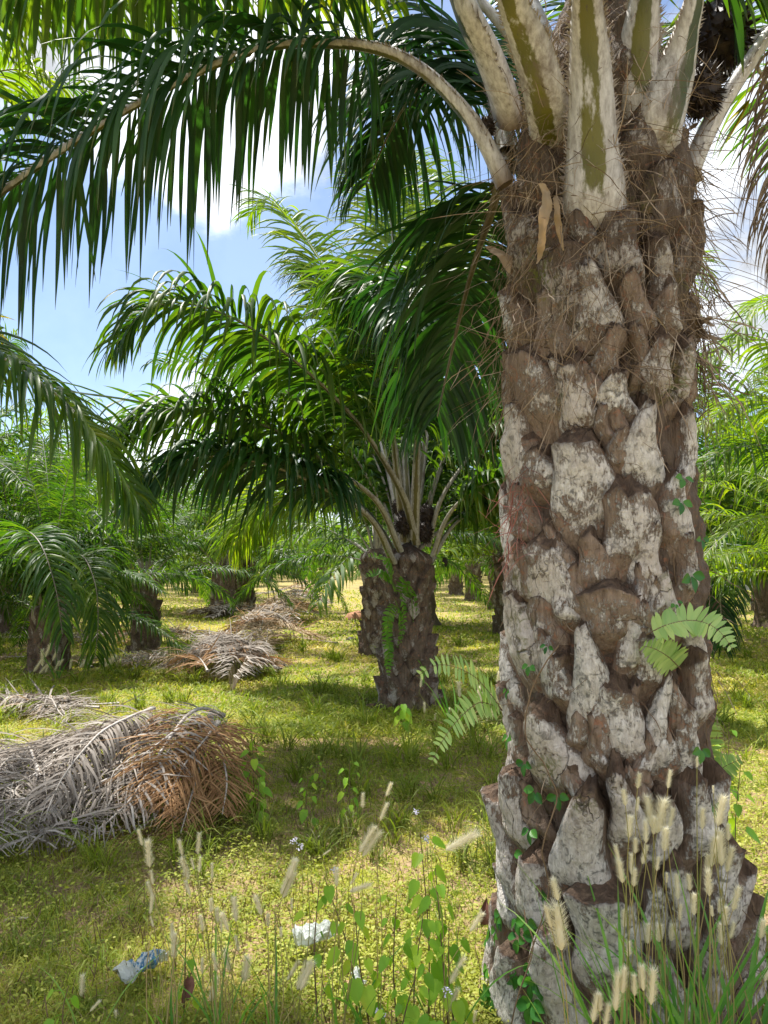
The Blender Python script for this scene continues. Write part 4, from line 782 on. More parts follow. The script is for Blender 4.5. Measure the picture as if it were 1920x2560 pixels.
fern_plant(D(1400, 1370, 2.5), 'light green fern arching out to the right from the big trunk', [DD([(1395, 1372, 2.42), (1440, 1350, 2.38), (1490, 1340, 2.38), (1530, 1348, 2.34), (1560, 1370, 2.32), (1582, 1402, 2.31)]), DD([(1470, 1445, 2.5), (1445, 1420, 2.42), (1415, 1402, 2.38), (1388, 1395, 2.36)])], L=.066, W_=.020, n=20, rot=-1.0)
fern_plant(D(1085, 1535, 2.78), 'fern with two bright fronds spreading left from the big trunk', [DD([(1085, 1535, 2.78), (1060, 1500, 2.65), (1025, 1462, 2.5), (980, 1440, 2.42), (940, 1438, 2.38), (900, 1462, 2.36)]), DD([(1085, 1535, 2.78), (1060, 1522, 2.66), (1030, 1520, 2.55), (985, 1560, 2.45), (950, 1610, 2.4), (932, 1650, 2.38)])], L=.062, W_=.017, n=24, rot=1.15)
fern_plant(D(1515, 1680, 2.9), 'fern standing upright at the right side of the big trunk', [DD([(1520, 1700, 2.95), (1528, 1640, 2.9), (1532, 1580, 2.9), (1538, 1525, 2.9)]), DD([(1520, 1700, 2.95), (1560, 1660, 2.9), (1600, 1640, 2.88)])], L=.065, W_=.014, n=22, rot=1.3)
fm = [[(850, 1250), (835, 1215), (815, 1200), (795, 1200)], [(850, 1260), (825, 1240), (805, 1238), (790, 1245)], [(860, 1280), (845, 1255), (838, 1200), (828, 1180)], [(862, 1290), (875, 1255), (895, 1290), (900, 1330)], [(870, 1290), (885, 1280), (890, 1310), (892, 1345)],
      [(855, 1300), (840, 1330), (835, 1370), (830, 1400)], [(940, 1200), (955, 1215), (962, 1240), (965, 1265)], [(850, 1290), (862, 1320), (865, 1360), (858, 1400)], [(845, 1380), (840, 1400), (838, 1430), (840, 1460)], [(860, 1270), (870, 1300), (872, 1350), (866, 1390)], [(905, 1430), (912, 1440), (915, 1460), (913, 1480)], [(850, 1320), (838, 1345), (842, 1400), (848, 1440)]]
fb_ = empty('fern', D(855, 1290, CY-.32)); tag(fb_, 'leafy dark green fern hanging down the trunk of the middle palm', 'fern', 'ferns growing on palm trunks')
for q in fm: fern(fb_, [D(x, y, CY-.33-.10*(j % 3 == 1)-.04*j) for j, (x, y) in enumerate(q)], rfe, L=.075, W_=.022, n=20, mat='fern_mid', rot=.9)
# ------------------------------------------------------------------ broad leaves
def leaf_geo(c, d, nrm_, L_, W_, tint, heart=False, cup=.15):
    d = np.array(d, float); d /= np.linalg.norm(d); n = np.array(nrm_, float); n = n-d*(n@d); n /= np.linalg.norm(n); s = np.cross(d, n)
    u = np.array([0, .06, .2, .4, .6, .8, .93, 1]); w = np.array([.25, .75, 1, .95, .72, .4, .13, 0]) if heart else np.array([.05, .35, .75, 1, .9, .55, .2, 0])
    V = []
    for a, b in zip(u, w):
        sag = -.12*L_*a*a
        for q in (-1, -.5, 0, .5, 1): V.append(c+d*(a*L_-(.08*L_*abs(q) if heart and a < .1 else 0))+s*(q*b*W_*.5)+n*(sag+abs(q)*b*W_*cup))
    i = (np.arange(7)[:, None]*5+np.arange(4)[None]).ravel(); V = np.array(V)
    return V, np.stack([i, i+1, i+6, i+5], 1), np.tile([tint, .2, 0, 1], (len(V), 1))
rv = np.random.default_rng(12)
def vine(label, stempts, leaves, off=.05, mat='vine', stem=True):
    base = D(*stempts[0]); v = empty('climbing_vine', base); tag(v, label, 'vine', 'vines climbing the big trunk')
    P = spline(np.array([D(*p) for p in stempts])-base, 40); V, F, T = tube(P+fract(P, 9, .012)[:, None], .0025, None, 5)
    link('stem', np_mesh('stem', [(V, F, .5, 0)], [M['twig']]), v)
    for (x, y, sz) in leaves:
        th, z = on_trunk(x, y); c = cyl(np.array(th), np.array(z), off+.02)-base; e = np.array([math.sin(th), -math.cos(th), .25]); a0 = rv.uniform(-.4, .4)
        for k_, a in enumerate((-1.15, 0, 1.15)):
            a += a0+rv.normal(0, .12); side = np.array([math.cos(th), math.sin(th), 0]); d = side*math.sin(a)+np.array([0, 0, -1])*math.cos(a)+e*.25
            V, F, T = leaf_geo(c+d*.008, d, e+rv.normal(0, .2, 3), sz*(1.15 if k_ == 1 else 1), sz*.72, rv.uniform(.1, .9))
            link('leaf', np_mesh('leaf', [(V, F, T, 0)], [M[mat]]), v)
vine('thin vine with leaves in threes climbing the left side of the big trunk', [(1140, 2080, 2.5), (1185, 1930, 2.46), (1172, 1840, 2.44), (1200, 1720, 2.44), (1165, 1640, 2.46), (1135, 1580, 2.48), (1150, 1490, 2.5), (1180, 1430, 2.48), (1208, 1393, 2.48)],
     [(1208, 1390, .024), (1176, 1432, .032), (1134, 1488, .028), (1137, 1588, .042), (1168, 1640, .040), (1188, 1700, .045), (1228, 1706, .040), (1178, 1782, .042), (1168, 1838, .045), (1192, 1912, .05)])
cl = [(rv.uniform(1085, 1200), rv.uniform(1965, 2180), rv.uniform(.038, .058)) for _ in range(20)]
vine('dense leafy vine tangled round the foot of the big trunk on the left', [(1100, 2240, 2.45), (1120, 2150, 2.43), (1150, 2050, 2.44), (1130, 1970, 2.5)], cl, off=.07)
vine('pale vine with few leaves on the right side of the big trunk', [(1530, 1680, 2.7), (1522, 1560, 2.66), (1500, 1440, 2.62), (1480, 1340, 2.6), (1458, 1250, 2.56), (1450, 1150, 2.56), (1444, 1040, 2.56)],
     [(1444, 1035, .035), (1440, 1085, .04), (1458, 1240, .05), (1476, 1163, .03), (1430, 1298, .02), (1478, 1605, .04), (1500, 1725, .045)])
def weed(label, base, top, n, sz, seed, mat='weed', spread=.05, heart=True, g='leafy weeds by the big trunk'):
    n = int(n*1.25); rg = np.random.default_rng(seed); w = empty('leafy_weed', base); tag(w, label, 'weed', g); base = np.asarray(base); top = np.asarray(top)-base
    P = spline(np.array([[0, 0, 0], top*.5+rg.normal(0, .015, 3), top]), 20); V, F, T = tube(P, np.linspace(.0035, .0015, 20), None, 5); link('stem', np_mesh('stem', [(V, F, .4, 0)], [M['twig']]), w)
    for k in range(n):
        s = .2+.8*(k+.5)/n; c = P[int(s*19)]; a = k*2.4+rg.uniform(-.5, .5); o = np.array([math.cos(a), math.sin(a)*.8-.25, 0]); z_ = 1.12*sz*rg.uniform(.6, 1.2)*(1.15-.5*s)
        c2 = c+o*spread*rg.uniform(.4, 1)+np.array([0, 0, .01]); d = o*.55+np.array([0, 0, -.9+.9*s*rg.uniform(0, .8)])
        nn = np.array([o[0]*.8, o[1]*.8-.55, .8])
        V, F, T = leaf_geo(c2, d, nn, z_*1.25, z_*.85, rg.uniform(.1, .95), heart, .1)
        V2, F2, T2 = tube(np.stack([c, (c+c2)/2+[0, 0, .004], c2]), .0012, None, 4)
        link('leaf', np_mesh('leaf', [(V, F, T, 0), (V2, F2, T2, 0)], [M[mat]]), w)
def D4(zx, zy, Y): return D(605+.3646*zx, 1641.6+.3646*zy, Y)
def onG(xd, Y): p = D(xd, 1900, Y); return np.array([p[0], Y, float(gz(p[0], Y))])
for k, (bx, Y, tx, ty, n, sz, lab) in enumerate([(775, 2.75, 265, 700, 9, .055, 'leafy green weed with heart-shaped leaves beside the right plastic bottle'), (800, 2.7, 440, 860, 9, .055, 'bright weed with toothed hanging leaves right of the plastic bottle'),
        (858, 2.7, 690, 800, 12, .045, 'weed with a dark upright stem between two taller weeds'), (925, 2.75, 830, 430, 14, .06, 'tallest leafy weed in the cluster left of the big trunk'),
        (968, 2.68, 920, 640, 10, .062, 'broad-leaved weed nearest the big trunk in the cluster'), (905, 2.6, 850, 900, 9, .055, 'yellow-green weed in front of the tallest one'), (985, 2.65, 1000, 960, 8, .045, 'small weed at the foot of the vine on the big trunk'),
        (880, 2.3, 660, 1480, 8, .06, 'leafy weed at the bottom edge of the picture'), (960, 2.3, 920, 1500, 9, .07, 'large-leaved weed at the bottom edge near the big trunk'), (850, 2.5, 800, 1290, 10, .035, 'low bushy weed with small round leaves')]):
    b = onG(bx, Y); weed(lab, b, D4(tx, ty, Y-.05), n, sz, k+3)
for k, (x, Y, yt, n, sz, lab) in enumerate([(545, 4.9, 1600, 12, .07, 'pale green climber rising at the right end of the near dead pile'), (560, 4.7, 1680, 10, .06, 'leafy weed growing out of the near dead pile edge'), (665, 4.6, 1680, 8, .05, 'small weed in the grass right of the near dead pile'), (755, 4.6, 1640, 9, .045, 'slim weed in the grass in front of the middle palm'),
        (690, 5.4, 1630, 7, .04, 'tiny weed far right of the near dead pile'), (402, 2.75, 1985, 8, .03, 'small bright weed above the brown dry leaf'), (148, 2.5, 2130, 4, .04, 'dark round-leaved seedling at the bottom left'), (870, 7.1, 1520, 9, .09, 'weed at the foot of the middle palm'), (1575, 3.9, 1560, 9, .06, 'tall weed right of the big trunk'), (1600, 3.4, 1650, 9, .06, 'weed with pale leaves in the grass right of the big trunk'),
        (690, 2.7, 1905, 5, .035, 'round-leaved seedling left of the plastic bottle'), (1635, 2.9, 1990, 5, .05, 'leafy weed at the right edge beyond the foxtails'), (160, 4.35, 1760, 6, .04, 'green seedling growing through the grey fronds'), (330, 4.6, 1710, 6, .05, 'green seedling growing through the brown fronds')]):
    b = onG(x, Y); t_ = D(x, yt, Y)
    if (x, Y) in ((160, 4.35), (330, 4.6)): t_[2] = H1(t_[0], Y)+.16
    weed(lab, b, t_, n, sz, k+50, g='scattered leafy weeds')
# ------------------------------------------------------------------ foxtail grasses
def head_mesh(seed):
    rg = np.random.default_rng(seed); n = 700; L_ = 1.0; s = rg.uniform(0, 1, n); a = rg.uniform(0, 2*PI, n); r = .07*np.interp(s, [0, .1, .8, 1], [.5, 1, .9, .3])
    P0 = np.stack([np.cos(a)*r, np.sin(a)*r, s], 1); d = np.stack([np.cos(a), np.sin(a), a*0+rg.uniform(.7, 1.6, n)], 1)
    V, F, T = ribbons(P0*[.6, .6, 1], d, np.stack([-np.sin(a), np.cos(a), a*0], 1), rg.uniform(.14, .30, n), .011, 2, .0, rg, fold=0, twist=.3, prof=np.array([1, .6, .1]))
    z = np.linspace(0, 1, 10); C = np.stack([z*0, z*0, z], 1); t = np.tile([0, 0, 1.], (10, 1)); b = np.tile([1., 0, 0], (10, 1)); n_ = np.tile([0, 1., 0], (10, 1))
    V2, F2, T2 = tube(C, .065*np.interp(z, [0, .08, .85, 1], [.3, 1, .85, .2]), None, 8, (t, b, n_))
    return np_mesh('seed_head', [(V, F, T, 0), (V2, F2, .4, 0)], [M['seed']])
HM = [head_mesh(s) for s in range(4)]; rq = np.random.default_rng(44)
def foxtail(label, base, heads, nb=8, bl=.5, group='foxtail grasses', bw=.010, stw=.0016):
    """heads: (pos, length, direction)"""
    f = empty('foxtail_grass', base); tag(f, label, 'grass clump', group); base = np.asarray(base)
    st = []
    for (p, L_, d) in heads:
        p = np.asarray(p)-base; d = np.asarray(d, float); d /= np.linalg.norm(d); b0 = rq.normal(0, .03, 3)*[1, 1, 0]
        P = spline(np.array([b0, b0*.5+p*.5+rq.normal(0, .022, 3)+[0, 0, .04]-d*.02, p-d*.06, p]), 14); V, F, T = tube(P, np.linspace(stw*1.3, stw*.6, 14), None, 4); st.append((V, F, rq.uniform(0, 1), 0))
        o = link('seed_head', HM[int(rq.integers(4))], f); o.location = tuple(p); o.rotation_euler = Vector(d).to_track_quat('Z', 'Y').to_euler(); L_ = L_*rq.uniform(.75, 1.25); w_ = rq.uniform(.8, 1.15)*L_*(1.2 if 'big trunk' in group or 'camera' in group else 1.05)
        o.scale = (w_, w_, L_)
    if st: link('stalk', np_mesh('stalk', st, [M['stalk']]), f)
    if nb:
        a = rq.uniform(0, 2*PI, nb); P0 = np.stack([np.cos(a)*.02, np.sin(a)*.02, a*0], 1); d = np.stack([np.cos(a)*.5, np.sin(a)*.5, a*0+1.2], 1)
        for q in range(nb):
            V, F, T = ribbons(P0[q:q+1], d[q:q+1], np.array([[-math.sin(a[q]), math.cos(a[q]), 0]]), bl*rq.uniform(.6, 1.15), bw*rq.uniform(.7, 1.2), 9, .32*rq.uniform(.5, 1.5), rq, fold=.3, twist=.4, prof=np.array([.6, .8, .95, 1, 1, .95, .8, .6, .35, .05]))
            link('blade', np_mesh('blade', [(V, F, T, 0)], [M['blade']]), f)
RH = [(907, 230, 100, 0), (1082, 220, 120, .15), (838, 330, 100, -.1), (905, 365, 90, 0), (990, 430, 150, -.05), (1020, 460, 150, .15), (1090, 450, 110, .1), (858, 500, 130, .1), (955, 540, 110, .05), (1062, 570, 140, .05), (800, 650, 80, -.2), (895, 620, 70, 0), (935, 670, 90, .3),
      (875, 730, 100, .0), (820, 770, 110, -.1), (1018, 710, 90, .2), (1075, 790, 70, 0), (885, 800, 90, .1), (1250, 130, 60, 0), (1345, 285, 50, 0), (1370, 420, 150, .25), (1280, 460, 110, 0), (1430, 540, 80, 0), (1335, 660, 140, .1), (1390, 650, 150, .05), (1420, 700, 120, .2),
      (1140, 870, 100, .05), (1208, 830, 80, 0), (1232, 960, 100, .1), (1320, 840, 120, -.05), (1375, 950, 90, 0), (1455, 930, 110, .25), (1340, 985, 70, -.1), (1410, 1020, 100, .1), (1440, 1090, 110, .3), (1390, 1120, 120, 0), (1148, 990, 110, .2), (1615, 1080, 130, .05), (1030, 1110, 110, 0),
      (830, 1030, 100, .1), (965, 1125, 100, .1), (1100, 1120, 80, .1), (855, 1200, 100, 0), (1640, 1350, 80, .5), (1310, 720, 100, 0), (1350, 600, 120, .2), (1000, 500, 90, 0)]
groups = {}
for h in RH: groups.setdefault(min(6, int((h[0]-780)/125)), []).append(h)
labs = ['foxtail grass clump left of centre in front of the big trunk', 'tall foxtail grass clump right in front of the big trunk', 'foxtail grass clump with the highest seed heads before the big trunk', 'sparse foxtail grass at the right side of the big trunk', 'dense foxtail grass clump with a bundle of pale heads near the right edge', 'foxtail grass with slanting heads towards the right edge', 'foxtail grass cut by the right edge of the picture']
for g_, hs in sorted(groups.items()):
    Yb = 1.95+.12*((g_*7) % 3); xb = np.mean([C_(h[0], 0)[0] for h in hs]); b = onG(xb, Yb); H_ = []
    for (x, y, ln, tl) in hs:
        Yh = Yb+rq.uniform(-.18, .12); p = D(*C_(x, y+ln/2), Yh); L_ = ln/2.304/FPX*Yh; H_.append((p, L_, (tl+rq.normal(0, .05), rq.normal(0, .1), 1)))
    foxtail(labs[g_], b, H_, nb=16, bl=.72, bw=.016, group='foxtail grasses in front of the big trunk')
NH = [(450, 860, 130, -.25), (410, 1010, 140, -.25), (470, 1100, 220, -.1), (940, 1370, 150, -.05), (985, 1440, 170, .1), (890, 1430, 90, 0), (820, 1400, 120, .1), (780, 1480, 160, .1), (650, 1560, 130, .2), (720, 1590, 120, .2), (690, 1520, 90, 0)]
for k, sl in enumerate([NH[:3], NH[3:6], NH[6:]]):
    Yb = 1.35; b = onG(C_(sl[0][0]+[70, 20, -20][k], 0)[0], Yb); H_ = []
    for (x, y, ln, tl) in sl:
        p = D(*C_(x, y+ln/2), Yb); H_.append((p, ln/2.304/FPX*Yb, (tl, 0, 1)))
    foxtail(['foxtail grass with two long pale heads rising over the vine at the trunk foot', 'nearest foxtail grass with thick heads at the bottom edge', 'foxtail grass with fluffy heads at the bottom edge by the big trunk'][k], b, H_, nb=3, bl=.6, group='foxtail grasses nearest the camera')
LHs = [(655, 360, 70, -.2), (690, 440, 110, -.1), (840, 400, 80, -.25), (912, 395, 80, .0), (870, 510, 80, -.3), (918, 480, 80, 0), (978, 510, 80, .0), (875, 590, 70, -.4), (895, 480, 50, -.4), (705, 550, 50, -.2), (712, 610, 70, -.4), (692, 675, 70, 0), (706, 745, 50, -.3), (975, 670, 60, 0), (1005, 710, 80, 0),
      (1052, 740, 90, -.4), (1088, 695, 100, -.1), (935, 750, 80, -.2), (1020, 770, 50, 0), (795, 790, 80, 0), (802, 870, 90, .05), (1000, 930, 90, -.2), (1060, 930, 90, -.2), (1100, 850, 60, -.3), (1128, 960, 120, .05), (1205, 660, 110, -.2), (1235, 740, 50, 0), (1330, 500, 100, .35), (1305, 590, 90, .4),
      (1295, 800, 40, 0), (1345, 665, 50, 0), (1385, 1000, 120, .4), (1325, 970, 90, .6), (975, 1070, 90, .15), (375, 1050, 90, 0), (415, 1135, 50, .9), (555, 1195, 50, -.3), (720, 885, 50, -.2), (932, 960, 50, 0)]
E_ = lambda zx, zy: (zx*.4688, 1641.6+.4688*zy)
lg = {}
for h in LHs: lg.setdefault(0 if h[0] < 600 else 1 if h[0] < 760 else 2 if h[0] < 850 else 3 if h[0] < 960 else 4 if h[0] < 1150 else 5, []).append(h)
lb = ['few low foxtail heads at the bottom left by the blue plastic bottle', 'foxtail grass with heads in a line below the near dead pile', 'slim foxtail grass just right of the blue plastic bottle', 'foxtail grass in the middle of the left foreground clump', 'dense foxtail grass with a broad green blade at the bottom', 'foxtail grass with slanting heads left of the clear plastic bottle']
for g_, hs in sorted(lg.items()):
    Yb = 2.55; b = onG([200, 360, 390, 470, 500, 600][g_], Yb); H_ = []
    for (x, y, ln, tl) in hs:
        Yh = Yb+rq.uniform(-.1, .25); H_.append((D(*E_(x, y+ln/2), Yh), ln/1.843/FPX*Yh, (tl+rq.normal(0, .04), rq.normal(0, .1), 1)))
    foxtail(lb[g_], b, H_, nb=[2, 3, 3, 5, 7, 4][g_], bl=.42, bw=.008, group='foxtail grasses in the left foreground')
CHs = [(640, 170, 90, .4), (605, 310, 100, .4), (490, 250, 70, 0), (500, 470, 150, .6), (520, 500, 140, .7), (1040, 515, 190, 1.8), (265, 560, 40, 1.5), (60, 650, 130, .3), (20, 740, 110, .4), (335, 700, 100, 0), (430, 700, 80, .6), (445, 768, 110, 3.), (1150, 960, 110, .7), (1030, 1260, 130, .6), (120, 1290, 140, .4), (1010, 1440, 110, .4), (1150, 1530, 60, .2)]
cg = {}
for h in CHs: cg.setdefault(0 if h[0] < 300 else 1 if h[0] < 560 else 2 if h[0] < 700 else 3, []).append(h)
for g_, hs in sorted(cg.items()):
    Yb = 2.6; b = onG([640, 740, 800, 960][g_], Yb)
    foxtail(['foxtail grass by the left side of the clear plastic bottle', 'foxtail grass with leaning heads between bottle and leafy weeds', 'two lone foxtail heads standing in the open grass', 'foxtail grass with leaning heads beside the foot of the big trunk'][g_], b,
            [(D4(x-ln*.3*min(tl, 1), y+ln/2*(1 if tl < 1 else .2), Yb), ln/2.37/FPX*Yb, (tl, rq.normal(0, .1), 1)) for (x, y, ln, tl) in hs], nb=4, bl=.4, bw=.008, group='foxtail grasses in the centre')
b = onG(985, 7.0); H_ = []
for k in range(20): H_.append((D(rq.uniform(900, 1090) if k > 12 else rq.uniform(1020, 1090), rq.uniform(1475, 1560), 7.0+rq.uniform(-.2, .2)), rq.uniform(.07, .12), (rq.normal(0, .2), 0, 1)))
foxtail('dry pale foxtail grass at the foot of the middle palm', b, H_[:], nb=14, bl=.6, bw=.016, stw=.004, group='foxtail grasses at the middle palm')
b = onG(110, 10.2); foxtail('dry pale foxtail grass at the foot of the low dark palm', b, [(D(rq.uniform(70, 240), rq.uniform(1415, 1465), 10.2), rq.uniform(.1, .2), (rq.normal(.4, .4), 0, 1)) for k in range(12)], nb=8, bl=.6, bw=.02, stw=.005, group='foxtail grasses at the low dark palm')
# ------------------------------------------------------------------ litter
def bottle(c, ang, L_, r, mat, label, seed, lab_r=(.3, .75), cat='bottle'):
    c = np.array(c); b = empty('plastic_bottle', c); tag(b, label, cat, 'discarded plastic bottles')
    z = np.linspace(0, 1, 60); rr = r*np.interp(z, [0, .02, .08, .12, .45, .6, .72, .88, .9, .97, 1], [.3, .85, 1, .9, .72, .95, .8, .42, .36, .36, .34])
    nt_ = 40; Tt, Z = np.meshgrid(np.arange(nt_)/nt_*2*PI, z); R_ = np.repeat(rr[:, None], nt_, 1)*(1+.025*np.sin(Z*90))
    P = np.stack([Z*L_, np.cos(Tt)*R_, np.sin(Tt)*R_*.62], -1); f = fract(P, .75/r, .75*r, seed); P[..., 1] += f; P[..., 2] += fract(P, .9/r, .6*r, seed+5)
    a = ang; Q = np.stack([P[..., 0]*math.cos(a)-P[..., 1]*math.sin(a), P[..., 0]*math.sin(a)+P[..., 1]*math.cos(a), P[..., 2]+r*.6], -1)
    i = np.arange(59)[:, None]*nt_; j = np.arange(nt_)[None]; j2 = (j+1) % nt_; F = np.stack([i+j, i+j2, i+nt_+j2, i+nt_+j], -1).reshape(-1, 4)
    T = np.zeros((60, nt_, 4)); T[..., 1] = ((Z > lab_r[0]) & (Z < lab_r[1])); T[..., 3] = 1
    link('bottle_body', np_mesh('bottle_body', [(Q.reshape(-1, 3), F, T.reshape(-1, 4), 0)], [M[mat]]), b)
    k = F.reshape(59, nt_, 4)[54:58]; cx = np.array([L_*.93*math.cos(a), L_*.93*math.sin(a), r*.6])
    return b
g = G(258, 2150); bottle((g[0], g[1], .03), math.radians(48), .20, .062, 'plastic_blue', 'crumpled clear plastic bottle with a blue label lying in the grass', 2)
g = G(636, 2055); bottle((g[0], g[1], .03), math.radians(22), .20, .046, 'plastic', 'crushed clear plastic bottle with no label by the leafy weeds', 5)
g = G(775, 2140); bottle((g[0], g[1], .01), math.radians(100), .10, .028, 'plastic', 'small scrap of clear plastic half hidden under the weeds', 8, cat='plastic scrap')
def dry_leaf(c, label, sz, seed, tall=True):
    rg = np.random.default_rng(seed); V, F, T = leaf_geo(np.zeros(3), (.1, .1, 1) if tall else (1, .2, .1), (0, -1, .3), sz, sz*.55, .5, False, .35); V = V+fract(V, 30, .02)[:, None]
    o = link('dry_leaf', np_mesh('dry_leaf', [(V, F, T, 0)], [M['dryleaf']])); o.location = c; tag(o, label, 'leaf', 'fallen dry leaves')
g = G(402, 2175); dry_leaf((g[0], g[1], .02), 'dry brown leaf standing up in the grass beside the blue-labelled bottle', .09, 2)
g = G(1045, 2010); dry_leaf((g[0], g[1], .02), 'dry brown leaf at the left foot of the big trunk', .10, 4)
def stick(p0, p1, r, label, seed):
    p0 = np.array(p0); p1 = np.array(p1); c = (p0+p1)/2; P = spline(np.array([p0-c, rq.normal(0, .01, 3), p1-c]), 16); V, F, T = tube(P, np.linspace(r, r*.6, 16), None, 6)
    o = link('stick', np_mesh('stick', [(V, F, .5, 0)], [M['wood']])); o.location = tuple(c); tag(o, label, 'stick')
a = G(635, 1829); b = G(700, 1822); stick(a+[0, 0, .05], b+[0, 0, .05], .006, 'thin pale stick lying on the grass in the centre', 1)
a = G(10, 2010); b = G(60, 2009); stick(a+[0, 0, .04], b+[0, 0, .05], .009, 'short brown stick at the left edge', 2)
def clod(xd, yd, r, label, mat, seed):
    g = G(xd, yd); o = link('earth_mound', np_mesh('earth_mound', spiky(np.zeros(3), r, 10, seed, .6)[:1], [M[mat]])); o.location = (g[0], g[1], .0); tag(o, label, 'mound')
clod(775, 1338, .45, 'reddish earth mound beside the palm behind the middle palm', 'stone', 3)
clod(758, 1383, .12, 'small dark clump lying in the open grass', 'bunch', 4)
def flower(xd, yd, Y, label, col='flower'):
    c = D(xd, yd, Y); b = np.array([c[0], Y+.01, 0.]); f = empty('wild_flower', b); tag(f, label, 'flower', 'small pale wild flowers'); c = c-b
    V, F, T = tube(spline(np.array([[0, 0, 0], c*.5+[.01, 0, 0], c]), 8), .0012, None, 4); link('stem', np_mesh('stem', [(V, F, .3, 0)], [M['stalk']]), f); ps = []
    for k in range(26):
        d = nrmz(rq.normal(0, 1, 3)+[0, -.3, .5]); ps.append((*leaf_geo(c+rq.normal(0, .006, 3), d, rq.normal(0, 1, 3), .008, .005, rq.uniform(0, 1)), 0))
    link('flower_head', np_mesh('flower_head', ps, [M[col]]), f)
for (x, y, Y, lab) in [(922, 1812, 2.7, 'pale lilac flower above the tallest weed'), (898, 1755, 3.2, 'white flower in the grass left of the big trunk'), (635, 1818, 3.2, 'white flower beside the pale stick'), (650, 1829, 3.1, 'bluish flower right of the pale stick'), (965, 2140, 2.4, 'lilac flower among the lower weeds'), (725, 1878, 2.7, 'pale flower above the clear bottle'), (820, 2190, 2.3, 'lilac flower at the bottom edge')]: flower(x, y, Y, lab)
# ------------------------------------------------------------------ grass and ground plants (uncountable)
rg_ = np.random.default_rng(99)
def scatter(n, ymin, ymax, pw=1.0, side=.60):
    u = rg_.uniform(0, 1, n); y = 1/(1/ymin+(1/ymax-1/ymin)*u**pw); x = rg_.uniform(-1, 1, n)*(side*y+.4); return x, y
def patch(x, y, s, o): return np.sin(x*s+o)*np.cos(y*s*.8+o*2)+.6*np.sin(x*s*2.1+y*s*1.3+o)+.4*np.sin(x*s*4.3-y*s*3.1+o*3)
def keep(x, y): return (np.hypot(x-axis_x(0), y-HY) > .44) & (np.hypot(x-cp[0], y-cp[1]) > .27)
def blades(name, n, ymin, ymax, h, wd, K, tint, mat, label, droop=.5, clump=0, lean=.5, dens=None, straw=False):
    x, y = scatter(n, ymin, ymax)
    if clump:
        c = rg_.integers(0, max(1, n//clump), n); cx, cy = scatter(max(1, n//clump), ymin, ymax); s = .010*cy[c]**.6; x = cx[c]+rg_.normal(0, 1, n)*s; y = cy[c]+rg_.normal(0, 1, n)*s
    k = keep(x, y)
    if dens is not None: k &= rg_.uniform(0, 1, n) < dens(x, y)
    x, y = x[k], y[k]; m = len(x); sc_ = np.sqrt(y/2.6)
    a = rg_.uniform(0, 2*PI, m); P0 = np.stack([x, y, gz(x, y)-.005], 1); d = np.stack([np.cos(a)*lean, np.sin(a)*lean, rg_.uniform(.5, 1.2, m)], 1)
    if straw: d[:, 2] *= .15; P0[:, 2] += rg_.uniform(.005, .03, m)
    hh = h*rg_.uniform(.5, 1.5, m)*(1+.25*patch(x, y, .8, 1))*np.interp(y, [2, 8, 40], [1, 1.35, 2.2]); T = np.clip(tint(x, y)+rg_.normal(0, .13, m), 0, 1)
    V, F, T = ribbons(P0, d, np.stack([-np.sin(a), np.cos(a), a*0], 1), hh, wd*sc_**1.7*rg_.uniform(.6, 1.4, m), K, droop*(0 if straw else 1), rg_, fold=0, twist=.5, tint=T, prof=np.interp(np.linspace(0, 1, K+1), [0, .4, 1], [.8, 1, .08]))
    tag(link(name, np_mesh(name, [(V, F, T, 0)], [M[mat]])), label, 'grass', kind='stuff')
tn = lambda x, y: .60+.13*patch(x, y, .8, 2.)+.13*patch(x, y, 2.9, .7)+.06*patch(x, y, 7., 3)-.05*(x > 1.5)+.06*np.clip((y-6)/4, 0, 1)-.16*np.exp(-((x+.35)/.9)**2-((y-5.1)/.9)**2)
tg = lambda x, y: .45+.10*patch(x, y, 1.3, 4.)
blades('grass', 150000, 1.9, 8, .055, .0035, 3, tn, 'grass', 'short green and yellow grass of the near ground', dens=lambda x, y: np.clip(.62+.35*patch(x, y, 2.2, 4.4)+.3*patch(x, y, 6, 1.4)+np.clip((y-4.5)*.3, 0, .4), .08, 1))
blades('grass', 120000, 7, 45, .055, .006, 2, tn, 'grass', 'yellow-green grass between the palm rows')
blades('grass', 13000, 1.8, 14, .13, .004, 4, lambda x, y: tg(x, y)-.1, 'grass', 'longer loose grass tufts in the foreground', clump=14, droop=1.1)
blades('grass', 6500, 3.9, 16, .22, .0045, 5, lambda x, y: tg(x, y)-.15, 'grass', 'tall green grass tufts among the palm rows', clump=26, droop=.7, lean=.35)
blades('straw', 42000, 1.9, 9, .07, .0022, 2, tg, 'straw', 'dry straw lying between the grass', straw=True, dens=lambda x, y: np.clip(.45+.45*patch(x, y, 1.7, 3), .08, 1))
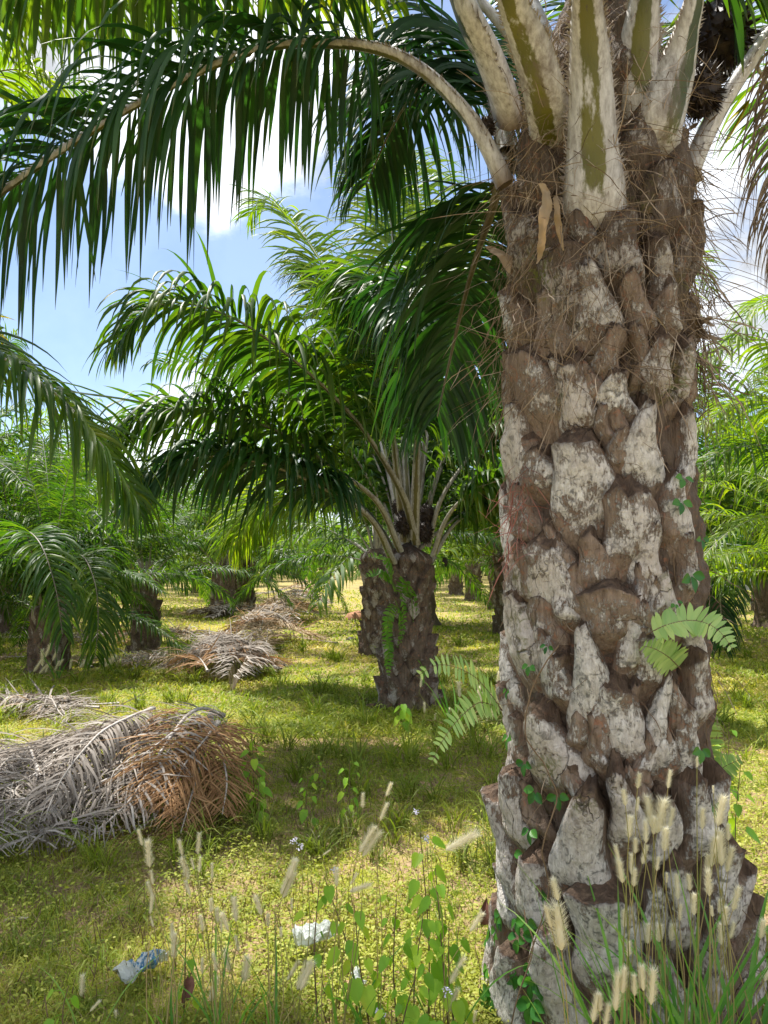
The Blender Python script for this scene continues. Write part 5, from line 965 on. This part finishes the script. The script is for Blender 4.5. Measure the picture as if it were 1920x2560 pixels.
def herbs(name, n, ymin, ymax, sz, zmax, mat, label, tint, dens):
    x, y = scatter(n, ymin, ymax); k = keep(x, y) & (rg_.uniform(0, 1, n) < dens(x, y)); x, y = x[k], y[k]; n = len(x)
    z = gz(x, y)+rg_.uniform(.005, zmax, n)*(1+.3*patch(x, y, 1.2, 5)); a = rg_.uniform(0, 2*PI, n)
    d = np.stack([np.cos(a), np.sin(a), rg_.uniform(-.4, .7, n)], 1); w = np.stack([-np.sin(a), np.cos(a), rg_.normal(0, .4, n)], 1)
    V, F, T = ribbons(np.stack([x, y, z], 1), d, w, sz*rg_.uniform(.5, 1.4, n)*np.sqrt(y/2.6), sz*.55*rg_.uniform(.6, 1.2, n)*np.sqrt(y/2.6), 3, .25, rg_, fold=0, twist=.3, tint=np.clip(tint(x, y)+rg_.normal(0, .18, n), 0, 1), prof=np.array([.3, 1, .85, .1]))
    # tiny stems down to the soil
    V2, F2, T2 = ribbons(np.stack([x[::3], y[::3], z[::3]*0+gz(x[::3], y[::3])], 1), np.stack([rg_.normal(0, .15, len(x[::3])), rg_.normal(0, .15, len(x[::3])), z[::3]*0+1], 1), w[::3], z[::3]-gz(x[::3], y[::3])+.005, .002, 2, 0, rg_, fold=0, tint=np.zeros(len(x[::3])))
    tag(link(name, np_mesh(name, [(V, F, T, 0), (V2, F2, T2, 0)], [M[mat]])), label, 'ground plants', kind='stuff')
herbs('ground_cover', 130000, 1.9, 9, .018, .085, 'herb', 'tiny-leaved ground plants carpeting the foreground', lambda x, y: .52+.15*patch(x, y, 1.1, 2.3), lambda x, y: np.clip(.5+.45*patch(x, y, 1.9, 1.1), .08, 1))
# dry dark stems of the scrubby patch in the middle ground
x, y = scatter(9000, 2.6, 8); pz = np.exp(-((x+.5)/1.1)**2-((y-4.9)/1.1)**2)+.5*np.exp(-((x+1.3)/.9)**2-((y-3.4)/.4)**2)+.07; k = keep(x, y) & (rg_.uniform(0, 1, len(x)) < pz); x, y = x[k], y[k]; n = len(x)
V, F, T = ribbons(np.stack([x, y, gz(x, y)], 1), np.stack([rg_.normal(0, .25, n), rg_.normal(0, .25, n), np.ones(n)], 1), rg_.normal(0, 1, (n, 3)), rg_.uniform(.04, .13, n), .0045, 4, .05, rg_, fold=0, twist=.8)
tag(link('dry_stems', np_mesh('dry_stems', [(V, F, T, 0)], [M['twig']])), 'dark dry stems standing in the grass', 'ground plants', kind='stuff')
print('objects', len(bpy.data.objects), 'far palms', cnt)
